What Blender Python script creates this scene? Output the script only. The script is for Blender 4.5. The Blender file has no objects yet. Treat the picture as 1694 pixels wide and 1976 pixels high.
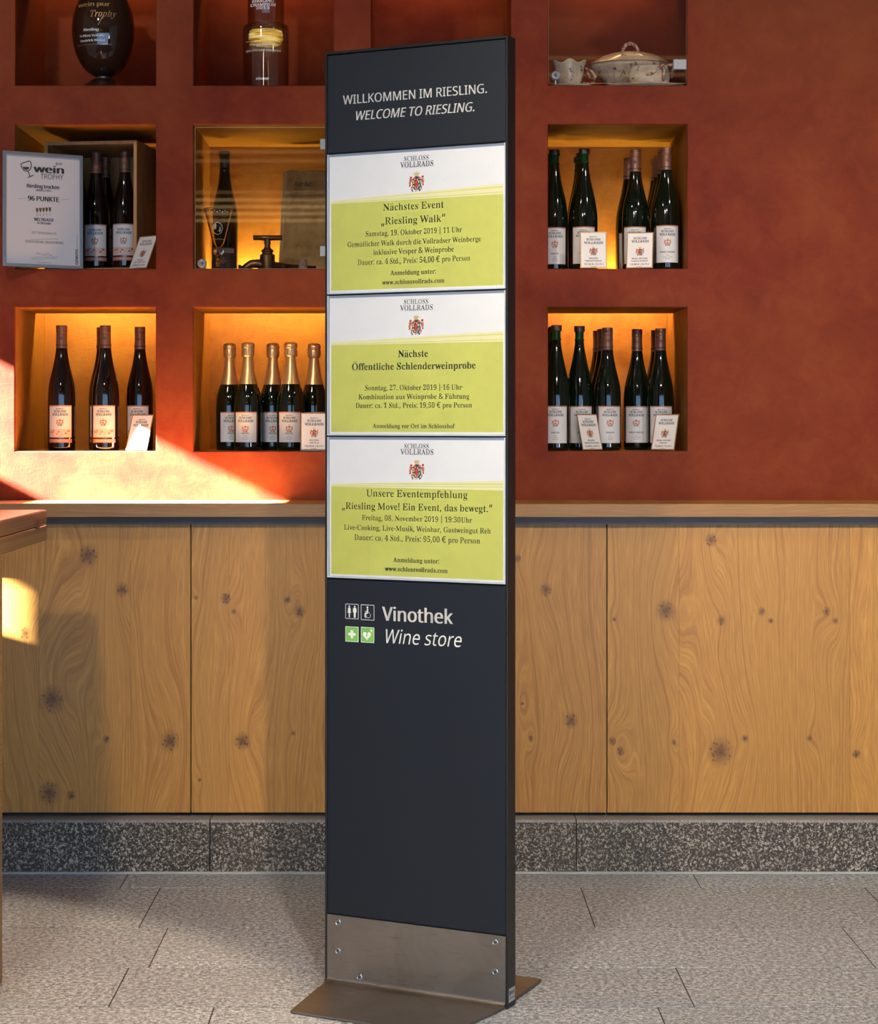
import bpy, math, random
from mathutils import Vector, Matrix
from mathutils.geometry import tessellate_polygon
random.seed(7)
S = bpy.context.scene
COL = S.collection
R = math.radians

# ------------------------------------------------------------------ camera
FPX, CX, CY, HC = 3900.0, 797.0, 815.0, 1.19      # focal length, vanishing point (px of 1694x1976), eye height
cam = bpy.data.cameras.new('camera')
cam.sensor_fit = 'HORIZONTAL'; cam.sensor_width = 36.0
cam.lens = 36.0 * FPX / 1694.0
cam.shift_x = (847 - CX) / 1694.0
cam.shift_y = (CY - 988) / 1694.0
cam.clip_start = 0.05
camo = bpy.data.objects.new('camera', cam); COL.objects.link(camo)
camo.location = (0, 0, HC); camo.rotation_euler = (R(90), 0, 0)
S.camera = camo

# ------------------------------------------------------------------ world, sun, lamps, exposure
w = bpy.data.worlds.new('world'); S.world = w; w.use_nodes = True
w.node_tree.nodes['Background'].inputs[0].default_value = (0.36, 0.62, 1.0, 1)
w.node_tree.nodes['Background'].inputs[1].default_value = 3.4
def lamp(name, kind, loc, target, power, color, **kw):
    l = bpy.data.lights.new(name, kind); l.energy = power; l.color = color
    for k, v in kw.items(): setattr(l, k, v)
    o = bpy.data.objects.new(name, l); COL.objects.link(o); o.location = loc
    d = Vector(target) - Vector(loc)
    o.rotation_euler = d.to_track_quat('-Z', 'Y').to_euler()
    return o
SUN = Vector((1.0, 0.17, -0.497))
lamp('sun', 'SUN', (-4, -1, 4), tuple(Vector((-4, -1, 4)) + SUN), 450, (0.95, 0.97, 1.0), angle=R(0.9))
WARM = (1.0, 0.85, 0.66)
lamp('ceiling_spot_right', 'SPOT', (0.42, 1.1, 3.0), (1.3, 4.9, 0.4), 480, WARM, spot_size=R(56), spot_blend=0.9, shadow_soft_size=0.035)
lamp('ceiling_spot_left', 'SPOT', (-1.05, 0.9, 3.0), (0.45, 4.2, 0.85), 270, WARM, spot_size=R(54), spot_blend=0.7, shadow_soft_size=0.10)
lamp('wall_fill_right', 'SPOT', (1.7, 3.4, 3.1), (1.3, 5.5, 2.2), 85, WARM, spot_size=R(70), spot_blend=0.9, shadow_soft_size=0.05)  # added spot with no visible fitting, brightens the upper right wall
lamp('wall_fill_left', 'SPOT', (-1.3, 3.4, 3.1), (-0.75, 5.5, 2.1), 70, WARM, spot_size=R(70), spot_blend=0.9, shadow_soft_size=0.05)  # added spot with no visible fitting, brightens the upper left wall
lamp('downlight_left', 'SPOT', (-0.4, 2.4, 3.1), (-1.3, 3.6, 0.0), 330, (1.0, 0.76, 0.52), spot_size=R(42), spot_blend=0.12, shadow_soft_size=0.06)
S.view_settings.view_transform = 'Standard'; S.view_settings.look = 'None'
S.view_settings.gamma = 1.0; S.view_settings.use_curve_mapping = False
S.view_settings.exposure = 0.22
S.cycles.max_bounces = 6; S.cycles.diffuse_bounces = 3; S.cycles.glossy_bounces = 3
S.cycles.transparent_max_bounces = 12; S.cycles.transmission_bounces = 6
S.cycles.caustics_reflective = False; S.cycles.caustics_refractive = False
S.cycles.sample_clamp_indirect = 4.0
# ------------------------------------------------------------------ letter outlines: advance, contours in 1/1000 em ('r' roman serif, 's' sans)
GLYPHS = {'r': {}, 's': {}}; CAPH = {}
for _l in '''
A;437;18,0 -9,18 9,21 28,30 49,75 206,466 224,465 365,87 387,34 403,22 443,18 401,0 271,0 229,18 290,25 305,46 292,81 271,132 103,132 79,71 76,59 75,48 82,26 124,18 128,18 101,0|113,161 260,161 177,319
B;443;49,0 16,17 45,22 85,32 92,51 93,82 93,369 90,412 70,433 15,439 47,455 220,455 284,451 333,439 368,418 371,388 377,351 367,302 348,268 245,247 360,223 384,185 397,132 387,76 371,35 314,9 238,0|163,252 188,252 234,257 273,272 295,301 304,345 300,385 285,412 258,428 216,434 182,432 164,425 163,391|222,24 268,30 298,49 316,81 322,128 314,176 290,208 245,225 197,231 163,231 163,65 167,33 202,26
C;468;257,-11 193,-3 137,20 104,56 73,104 54,162 48,228 54,294 73,351 103,399 139,435 195,458 259,465 309,459 367,440 388,435 408,443 419,465 437,465 437,308 420,308 393,364 365,407 313,434 265,443 216,435 179,409 149,365 130,304 122,226 130,153 149,97 179,56 230,32 278,24 318,29 358,45 395,71 428,106 447,89 395,33 332,0
D;496;56,0 20,17 47,21 83,30 92,46 93,75 93,374 91,407 82,426 43,435 15,439 49,455 222,455 295,449 357,429 393,396 422,351 440,295 447,228 438,146 412,82 382,36 315,9 228,0|222,24 262,30 306,47 335,75 362,139 372,229 365,303 346,360 316,401 277,425 223,433 202,431 166,423 163,385 163,72 167,34 202,27
E;442;20,0 14,17 44,20 85,30 92,48 94,78 94,369 92,405 86,425 44,435 16,439 23,455 392,455 399,320 383,320 369,373 344,406 295,424 232,430 185,428 165,417 164,388 164,246 193,246 232,252 260,269 277,300 288,345 304,345 304,118 287,118 273,181 260,201 244,213 185,222 164,222 164,67 165,47 177,35 230,28 276,30 313,39 350,53 371,75 393,105 411,143 430,143 396,0
F;404;52,0 15,17 45,23 86,34 92,53 93,84 93,375 91,405 81,423 43,433 14,439 22,455 386,455 394,320 377,320 369,357 355,385 340,406 310,420 275,428 230,431 200,429 163,421 163,398 163,247 190,247 229,253 257,270 274,301 284,347 302,347 302,118 285,118 274,168 257,200 229,218 189,224 163,224 163,81 166,43 175,31 210,24 257,17 220,0
G;508;268,-10 200,-3 141,19 106,55 75,103 56,161 49,229 56,295 74,352 104,399 139,435 195,458 257,465 311,459 369,441 388,436 406,443 419,465 437,465 437,308 420,308 403,346 385,379 366,406 342,426 299,439 267,443 217,435 180,409 150,366 131,305 124,228 136,135 166,67 196,37 238,19 275,13 308,16 342,27 357,45 360,71 360,128 358,154 348,170 309,179 275,182 315,198 461,198 500,182 473,179 437,171 430,155 428,128 446,29 357,0
H;523;55,0 15,17 45,22 84,32 92,50 93,81 93,379 92,406 83,424 44,434 16,439 56,455 202,455 242,439 185,432 165,415 163,379 163,251 360,251 360,379 359,415 339,432 282,439 322,455 467,455 507,439 478,434 440,424 432,407 431,379 431,81 432,52 438,33 478,22 507,17 467,0 322,0 282,17 311,21 350,31 359,49 360,81 360,221 163,221 163,81 165,50 173,32 212,22 242,17 202,0
I;261;52,0 13,17 42,23 82,32 92,49 94,75 94,387 92,412 83,427 45,435 13,439 52,455 206,455 244,439 214,435 176,427 166,412 164,387 164,77 166,44 186,26 246,17 208,0
J;330;109,-65 84,-62 51,-54 29,-40 17,-22 12,-1 11,23 13,44 16,61 27,71 44,75 64,71 79,62 77,47 78,28 73,-1 71,-19 80,-35 105,-40 132,-36 148,-25 163,21 166,367 164,409 156,422 139,430 79,439 117,455 277,455 314,439 260,431 244,423 238,411 237,367 237,89 232,33 219,-10 202,-41 162,-59
K;510;56,0 16,17 45,22 84,32 92,50 94,81 94,379 92,406 84,424 45,434 17,439 56,455 203,455 242,439 186,432 166,415 164,379 164,234 321,373 342,398 354,418 346,434 291,439 334,455 442,455 486,439 477,439 410,419 345,361 271,285 440,46 465,25 519,17 482,0 318,0 281,17 306,18 346,21 361,34 338,66 219,214 164,198 164,81 166,50 174,32 213,22 242,17 203,0
L;426;22,0 15,17 45,22 85,32 92,50 93,81 93,379 92,407 83,425 44,434 16,439 54,455 212,455 250,439 208,434 175,427 166,416 163,379 163,83 165,47 184,31 234,28 278,31 315,40 350,56 370,80 391,112 409,154 427,154 395,0
M;634;46,0 14,17 43,22 64,32 72,50 75,79 75,382 95,416 70,432 15,439 52,455 150,455 317,142 484,455 581,455 617,439 590,433 550,423 537,405 542,378 542,85 544,43 562,23 617,17 576,0 436,0 396,17 452,25 470,44 473,83 473,399 288,0 270,0 105,389 105,80 109,48 116,30 139,20 169,17 137,0
N;494;403,-11 107,350 107,79 110,49 116,31 136,21 167,17 136,0 48,0 18,17 59,23 71,41 76,79 102,388 58,433 18,439 46,455 135,455 391,169 391,377 386,414 374,431 331,439 361,455 449,455 480,439 450,434 430,425 425,407 422,377 422,-11
O;525;261,-11 213,-6 169,7 129,29 105,58 81,93 63,134 53,179 49,228 53,276 63,321 80,362 105,397 130,426 170,448 216,462 265,466 313,462 357,448 397,427 420,399 444,364 462,323 472,277 476,228 473,179 462,134 445,93 420,58 395,29 355,7 310,-6|265,12 310,21 346,47 375,90 394,150 401,228 390,321 360,389 317,430 260,443 214,435 179,409 150,366 131,305 124,228 135,135 165,67 209,26
P;418;55,0 15,17 45,22 84,32 92,50 93,81 93,379 91,406 82,424 44,434 16,439 46,455 214,455 287,452 336,440 366,422 371,398 383,367 388,332 379,280 367,240 314,214 242,206 163,206 163,81 165,50 173,32 212,22 242,17 202,0|163,230 201,230 244,235 286,253 306,283 313,329 307,375 292,406 263,425 216,431 166,424 163,398
R;473;55,0 15,17 45,22 84,32 92,50 93,81 93,379 92,406 83,424 44,434 16,439 51,455 217,455 304,448 367,426 386,388 397,334 387,285 372,248 279,224 411,50 434,26 478,17 480,17 451,0 361,0 221,212 163,212 163,81 165,50 173,32 212,22 242,17 202,0|163,234 203,234 249,240 293,258 316,290 323,336 313,389 280,421 224,431 202,429 166,422 163,385
S;390;43,-11 43,158 62,158 83,94 105,50 138,24 197,15 231,20 261,36 279,60 287,89 279,129 243,160 163,191 112,221 116,253 88,289 63,332 61,370 71,403 90,429 115,449 148,462 185,466 229,461 282,448 291,446 300,445 313,450 320,466 339,466 339,319 322,319 310,354 294,385 278,410 258,429 222,441 194,445 163,440 138,426 122,406 115,380 116,356 127,336 189,303 253,273 317,233 297,211 313,188 345,133 345,93 333,58 314,29 281,8 240,-6 192,-10 164,-8 126,1 98,9 85,12 69,7 61,-11
T;423;130,0 92,17 123,21 163,31 173,50 174,81 174,433 149,433 102,426 62,403 41,367 29,318 11,318 15,455 407,455 410,317 394,317 375,382 340,420 269,433 245,433 245,81 246,49 255,30 296,21 328,17 290,0
U;492;248,-13 168,-2 114,29 101,81 92,155 92,379 90,406 82,424 43,434 15,439 54,455 201,455 240,439 184,432 164,415 162,379 163,140 169,88 187,51 220,29 275,22 340,37 379,83 392,159 392,378 389,406 382,423 360,433 328,439 358,455 445,455 474,439 442,432 431,421 425,404 422,378 422,181 412,92 380,32 325,-2
V;428;212,-13 64,381 45,420 29,432 -14,439 26,455 171,455 211,439 150,432 130,423 130,410 141,378 259,143 348,377 355,409 354,423 345,432 299,439 328,455 413,455 442,439 423,436 404,427 382,383 230,-13
W;611;171,-11 51,393 37,427 20,435 -15,439 28,455 137,455 181,439 134,432 120,423 120,410 129,373 205,153 319,353 305,399 298,418 283,429 229,439 272,455 396,455 439,439 386,432 374,412 381,386 474,166 541,369 549,406 547,421 541,430 503,439 525,455 601,455 624,439 602,433 593,421 575,379 446,-11 428,-11 334,309 190,-11
a;344;255,-10 226,-5 222,10 215,35 151,2 95,-9 64,-4 40,11 46,34 37,63 45,104 63,136 119,164 214,190 212,241 207,266 196,282 171,292 148,296 114,290 100,274 104,257 110,231 109,215 110,202 95,194 77,191 59,194 45,203 47,218 45,236 46,259 53,278 69,295 95,308 132,316 162,318 223,312 263,292 272,259 278,210 278,62 273,40 304,34 320,42 307,28 294,-1|151,34 190,41 214,63 214,169 152,151 119,123 104,84 109,46
b;361;43,-11 58,388 53,428 8,439 33,455 113,455 123,279 175,308 221,318 254,313 284,299 295,276 312,245 323,208 326,166 322,118 311,75 292,40 270,13 233,-4 192,-10 148,-1 105,28 53,-11|183,14 218,23 240,49 254,95 260,160 256,213 244,251 223,273 184,280 141,270 128,257 123,242 123,69 127,38 158,20
c;293;156,-10 119,-5 87,11 83,35 55,68 40,106 35,150 38,196 50,237 69,271 96,297 133,313 175,319 218,314 250,298 262,275 267,245 266,228 266,215 253,207 236,204 214,209 208,225 207,251 206,261 206,271 196,290 169,297 135,285 111,248 99,187 103,123 121,76 152,48 204,38 239,47 271,72 285,60 248,21 205,-2
d;370;140,-10 107,-5 78,10 66,35 49,66 39,104 35,147 39,196 49,237 67,272 81,297 112,313 146,318 189,309 238,280 238,401 236,419 224,430 176,439 205,455 290,455 304,75 308,41 322,32 353,28 352,11 294,6 223,-10 240,39 188,2|171,28 187,31 202,41 232,56 238,76 238,242 234,257 220,270 174,281 138,273 118,250 107,210 102,153 106,98 117,58 136,36
e;301;154,-10 117,-5 85,10 96,35 55,69 40,109 35,157 38,201 49,240 66,273 87,298 120,313 157,318 209,309 245,280 265,234 250,173 248,166 102,166 111,97 140,56 199,42 237,53 270,86 285,73 248,27 205,-1|102,192 212,192 211,215 197,277 182,292 161,297 132,286 113,255 103,203
f;214;55,0 15,16 55,22 67,35 68,73 68,277 16,277 16,310 68,310 68,353 73,400 85,436 123,457 174,465 212,460 240,446 252,425 254,400 252,381 250,367 239,358 224,355 195,365 195,376 194,391 199,420 200,426 200,433 194,441 180,443 159,440 146,430 135,390 133,310 200,310 200,277 133,277 133,65 134,40 141,26 173,18 199,16 159,0
g;327;146,-140 90,-136 48,-122 29,-100 19,-75 28,-46 104,-26 64,-1 58,30 39,54 46,74 67,92 119,110 58,135 43,169 36,212 40,242 50,268 60,289 88,305 126,315 157,318 190,315 233,304 301,304 316,268 260,268 273,237 277,203 274,176 265,151 258,131 234,116 201,106 172,103 157,103 142,104 112,94 103,84 97,71 103,55 141,49 175,49 259,40 285,29 274,13 280,-9 308,-37 304,-80 272,-113 219,-133|157,124 184,130 200,146 210,173 213,211 208,249 214,276 198,292 157,297 132,292 115,276 105,249 100,211 104,173 116,146 133,130|161,-116 218,-111 252,-94 264,-66 262,-51 253,-41 205,-34 97,-34 76,-52 69,-73 74,-89 90,-103 122,-113
h;381;52,0 18,16 64,26 68,56 68,399 63,429 48,437 19,440 44,455 123,455 133,267 190,305 243,318 292,306 304,271 315,212 315,56 319,26 333,19 363,16 329,0 236,0 202,16 207,16 247,26 250,56 250,217 243,258 231,268 203,271 157,262 133,235 133,56 136,26 150,19 180,16 146,0
i;198;101,362 82,366 70,376 68,393 67,412 68,432 71,449 82,460 101,463 120,460 131,449 134,432 135,412 134,393 136,376 120,366|52,0 18,16 64,26 68,56 68,252 64,285 20,293 45,310 124,310 133,56 136,26 180,16 146,0
k;359;52,0 17,16 64,26 68,56 68,398 64,429 49,436 20,439 45,455 124,455 133,169 227,248 240,264 246,278 242,290 209,293 206,293 233,310 317,310 345,293 304,284 275,260 222,209 329,34 343,21 376,16 341,0 246,0 211,16 217,16 255,20 257,32 248,49 177,147 133,134 133,56 136,26 180,16 146,0
l;199;52,0 18,16 64,26 68,56 68,398 64,429 49,436 20,439 45,455 124,455 133,56 136,26 180,16 146,0
m;554;51,0 18,16 63,26 67,56 71,253 62,284 47,291 19,294 43,310 122,310 131,265 188,305 237,318 277,312 284,293 320,261 364,304 418,318 465,306 478,271 489,212 489,56 492,26 506,19 536,16 503,0 411,0 377,16 407,19 421,26 424,56 424,217 418,258 405,268 377,271 349,263 309,237 310,56 313,26 327,19 356,16 323,0 232,0 199,16 229,19 243,26 246,56 246,217 241,258 227,268 199,271 170,262 132,235 132,56 134,27 147,19 177,16 144,0
n;381;52,0 18,16 64,26 68,56 71,253 63,284 48,291 19,294 44,310 123,310 132,267 190,306 243,318 292,306 304,271 315,212 315,56 319,26 333,19 363,16 329,0 236,0 202,16 207,16 247,26 250,56 250,217 243,258 231,268 203,271 156,262 133,235 133,56 136,26 150,19 180,16 146,0
o;336;169,-10 127,-5 90,11 66,37 49,70 38,110 35,154 39,199 49,239 66,272 90,297 127,313 168,318 209,313 245,298 269,273 287,240 297,200 301,154 297,108 287,69 269,36 245,11 210,-5|169,11 196,18 215,39 229,81 235,154 229,227 214,271 195,292 169,299 141,292 122,271 108,227 101,154 107,82 122,39 141,18
p;371;57,-139 17,-124 58,-117 67,-101 68,-64 68,243 62,283 19,295 43,310 120,310 129,263 166,294 195,313 230,319 264,314 293,298 304,274 321,241 331,203 334,160 331,113 321,72 304,38 291,12 261,-5 227,-10 183,1 133,32 133,-58 135,-99 151,-118 197,-123 158,-139|195,28 232,36 251,59 263,99 268,154 264,208 254,248 236,270 199,278 171,267 133,235 133,69 151,38
r;287;57,0 18,16 65,26 68,56 67,252 63,285 20,293 44,310 122,310 131,252 185,280 187,301 210,314 233,318 256,315 275,304 267,287 264,266 277,248 275,234 265,225 248,222 222,231 215,250 189,260 175,255 144,241 136,220 134,192 134,56 134,37 146,25 197,16 158,0
s;288;151,-10 126,-6 87,6 73,9 60,4 51,-9 36,-9 36,105 53,105 66,68 84,39 106,21 140,15 162,18 181,27 191,40 197,58 191,84 168,105 107,130 76,148 85,169 67,193 51,220 49,259 65,291 98,312 141,319 163,316 199,308 206,306 213,305 223,308 230,319 244,319 244,222 228,222 215,254 198,277 174,291 149,296 130,294 114,286 105,274 100,259 106,232 133,212 191,189 221,172 209,151 228,127 246,95 245,51 228,18 194,-3
t;228;124,-9 89,-4 66,10 83,36 64,71 64,279 20,279 61,300 92,369 129,424 144,424 125,310 202,310 202,279 129,279 129,82 134,51 144,43 168,40 189,49 206,75 222,66 174,24 165,-1
u;375;131,-10 91,-3 90,17 66,51 61,97 61,248 56,282 42,291 11,294 37,310 117,310 127,74 136,46 151,38 177,36 205,43 244,66 244,248 238,283 221,291 189,294 216,310 297,310 309,70 314,39 360,30 360,13 300,7 228,-10 245,40 186,19 186,3 156,-7
v;306;142,-10 54,248 39,281 27,290 -3,293 33,310 128,310 164,294 156,294 119,290 112,276 114,268 170,122 236,253 241,272 234,289 203,294 220,310 288,310 305,295 286,289 278,279 260,243 160,-10
w;435;122,-10 32,265 22,284 -11,293 20,310 108,310 138,293 100,289 97,276 100,266 104,253 152,127 225,235 216,266 206,288 168,295 200,310 291,310 323,293 288,288 280,276 281,269 283,262 321,141 382,256 387,275 381,289 356,295 369,310 432,310 445,295 425,284 412,258 304,-10 289,-10 237,197 140,-10
y;300;52,-140 32,-137 10,-125 19,-107 4,-84 6,-67 9,-53 18,-43 36,-40 64,-49 64,-61 64,-76 63,-81 63,-87 66,-96 86,-99 99,-92 114,-74 129,-44 140,-5 51,251 41,275 31,287 -3,293 31,310 127,310 162,293 120,289 111,275 113,267 118,257 185,119 230,241 236,260 238,274 231,289 203,293 218,310 284,310 300,293 284,290 277,281 259,242 162,-24 129,-96 98,-117 95,-131
z;293;46,0 46,14 184,287 128,287 96,283 72,272 55,250 44,216 26,216 68,310 239,310 256,291 109,25 152,25 194,30 224,44 244,69 260,107 276,107 234,0
j;210;106,363 87,367 76,378 73,394 72,414 73,434 76,450 87,461 106,465 125,461 137,450 140,434 141,414 139,394 136,378 125,367|36,-140 -11,-131 -41,-105 -45,-88 -45,-70 -44,-53 -45,-40 -32,-32 -15,-29 15,-39 15,-51 15,-66 11,-87 8,-103 15,-113 31,-117 54,-113 67,-100 77,-54 79,250 73,284 43,291 22,294 49,310 132,310 144,-21 138,-73 127,-110 88,-133
x;319;25,0 5,15 36,29 62,56 140,136 59,263 41,285 4,293 39,310 134,310 169,294 131,291 122,280 133,260 183,206 224,257 234,279 231,290 201,294 220,310 292,310 311,296 281,283 254,254 181,184 275,36 286,21 319,15 284,0 190,0 155,16 193,19 203,30 189,59 138,114 97,61 85,34 86,20 114,15 118,15 97,0
0;375;188,-7 133,1 91,24 73,61 54,111 44,171 41,241 44,311 54,371 73,420 91,456 133,479 189,486 242,479 283,456 302,419 321,370 331,310 335,240 331,171 321,110 302,61 283,24 241,1|188,37 230,50 250,91 262,155 266,240 262,326 250,390 230,429 189,443 146,429 125,390 114,326 109,240 114,155 125,91 146,50
1;375;94,0 74,36 120,36 150,38 166,45 170,79 170,416 101,365 87,351 67,346 52,349 43,359 42,375 28,396 74,412 149,447 184,482 243,482 237,79 240,47 256,38 288,36 334,36 314,0
2;375;44,0 44,69 128,171 194,245 230,307 243,371 239,405 227,427 207,441 174,445 133,438 111,416 103,380 112,329 77,333 50,344 43,365 41,396 45,419 57,441 63,459 92,474 129,483 174,486 240,479 288,456 301,421 311,375 304,329 281,281 232,220 150,138 84,74 244,74 263,77 284,86 294,101 300,120 305,141 345,141 320,0
3;375;163,-7 117,-4 81,5 53,18 62,35 34,54 27,74 27,96 36,113 54,123 76,126 77,89 90,62 125,46 158,40 211,49 231,61 246,79 255,105 258,139 252,174 229,202 181,221 137,227 103,227 102,269 140,269 184,275 214,296 234,327 242,367 238,400 227,424 205,440 169,445 137,441 117,430 103,391 111,341 75,345 47,356 42,374 39,401 49,434 62,461 108,480 173,486 237,479 286,458 300,423 310,377 304,335 287,301 265,275 201,256 279,238 305,222 309,201 322,174 327,138 324,101 312,70 294,44 288,25 230,1
4;375;158,0 121,36 140,36 194,44 209,58 211,84 211,125 50,125 10,166 212,480 278,480 277,169 355,169 355,125 277,125 277,84 279,58 294,44 348,36 357,36 319,0|56,169 211,169 211,287 211,351 214,416 189,394 174,366 158,338 146,319
5;375;165,-7 119,-4 84,5 58,18 72,35 40,54 33,75 34,95 42,109 59,118 81,121 83,83 102,52 130,43 154,40 207,50 227,63 242,83 251,111 254,148 247,192 228,223 184,241 146,247 103,243 71,235 40,247 96,480 282,480 319,357 281,357 276,380 269,399 244,406 103,406 92,281 126,288 168,291 238,282 293,256 310,211 323,148 319,108 308,75 290,48 282,27 226,1
6;375;197,-7 150,-1 109,18 88,49 65,93 50,151 45,222 47,275 55,325 68,370 87,409 114,441 137,466 176,481 222,486 261,484 291,476 313,464 313,449 323,431 328,412 326,393 322,376 298,364 260,360 267,400 257,434 242,443 216,447 172,435 143,401 122,345 111,269 161,286 218,294 273,285 315,258 327,214 336,155 328,90 299,38 264,5|199,38 232,44 252,64 265,98 270,148 265,196 252,228 230,247 193,253 139,243 110,221 117,138 134,81 160,48
7;375;115,0 290,406 113,406 82,398 73,372 70,338 30,338 53,480 333,480 333,447 164,0
8;375;183,-7 133,-2 91,11 60,31 51,57 38,88 34,122 41,162 59,193 79,219 149,242 112,267 77,296 57,327 51,364 54,395 64,423 85,449 99,469 140,482 191,486 254,478 299,453 313,415 322,369 317,333 302,305 215,260 296,230 309,199 331,166 340,127 330,71 310,29 256,2|203,283 231,298 248,317 258,340 262,370 254,407 233,436 206,444 187,447 153,442 132,426 120,402 116,372 120,341 135,318|187,32 227,37 252,55 270,82 276,116 271,146 254,170 225,192 159,216 114,178 101,152 97,120 103,84 120,56 146,38
9;375;152,-7 122,-4 88,4 67,17 68,33 44,69 50,94 75,107 87,80 100,56 120,41 156,36 214,57 249,122 264,230 212,198 182,188 155,185 103,194 60,220 49,264 39,324 43,369 56,409 79,441 95,466 133,481 177,486 223,480 264,463 287,433 311,390 325,332 327,261 320,157 308,111 289,72 260,39 241,14 200,-2|184,233 206,236 242,245 265,278 258,352 242,403 219,432 181,441 145,434 124,413 111,377 105,328 113,275 136,244
'''.strip().split('\n'):
    _c, _a, _e = _l.split(';', 2); GLYPHS['r'][_c] = (int(_a), _e)
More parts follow.
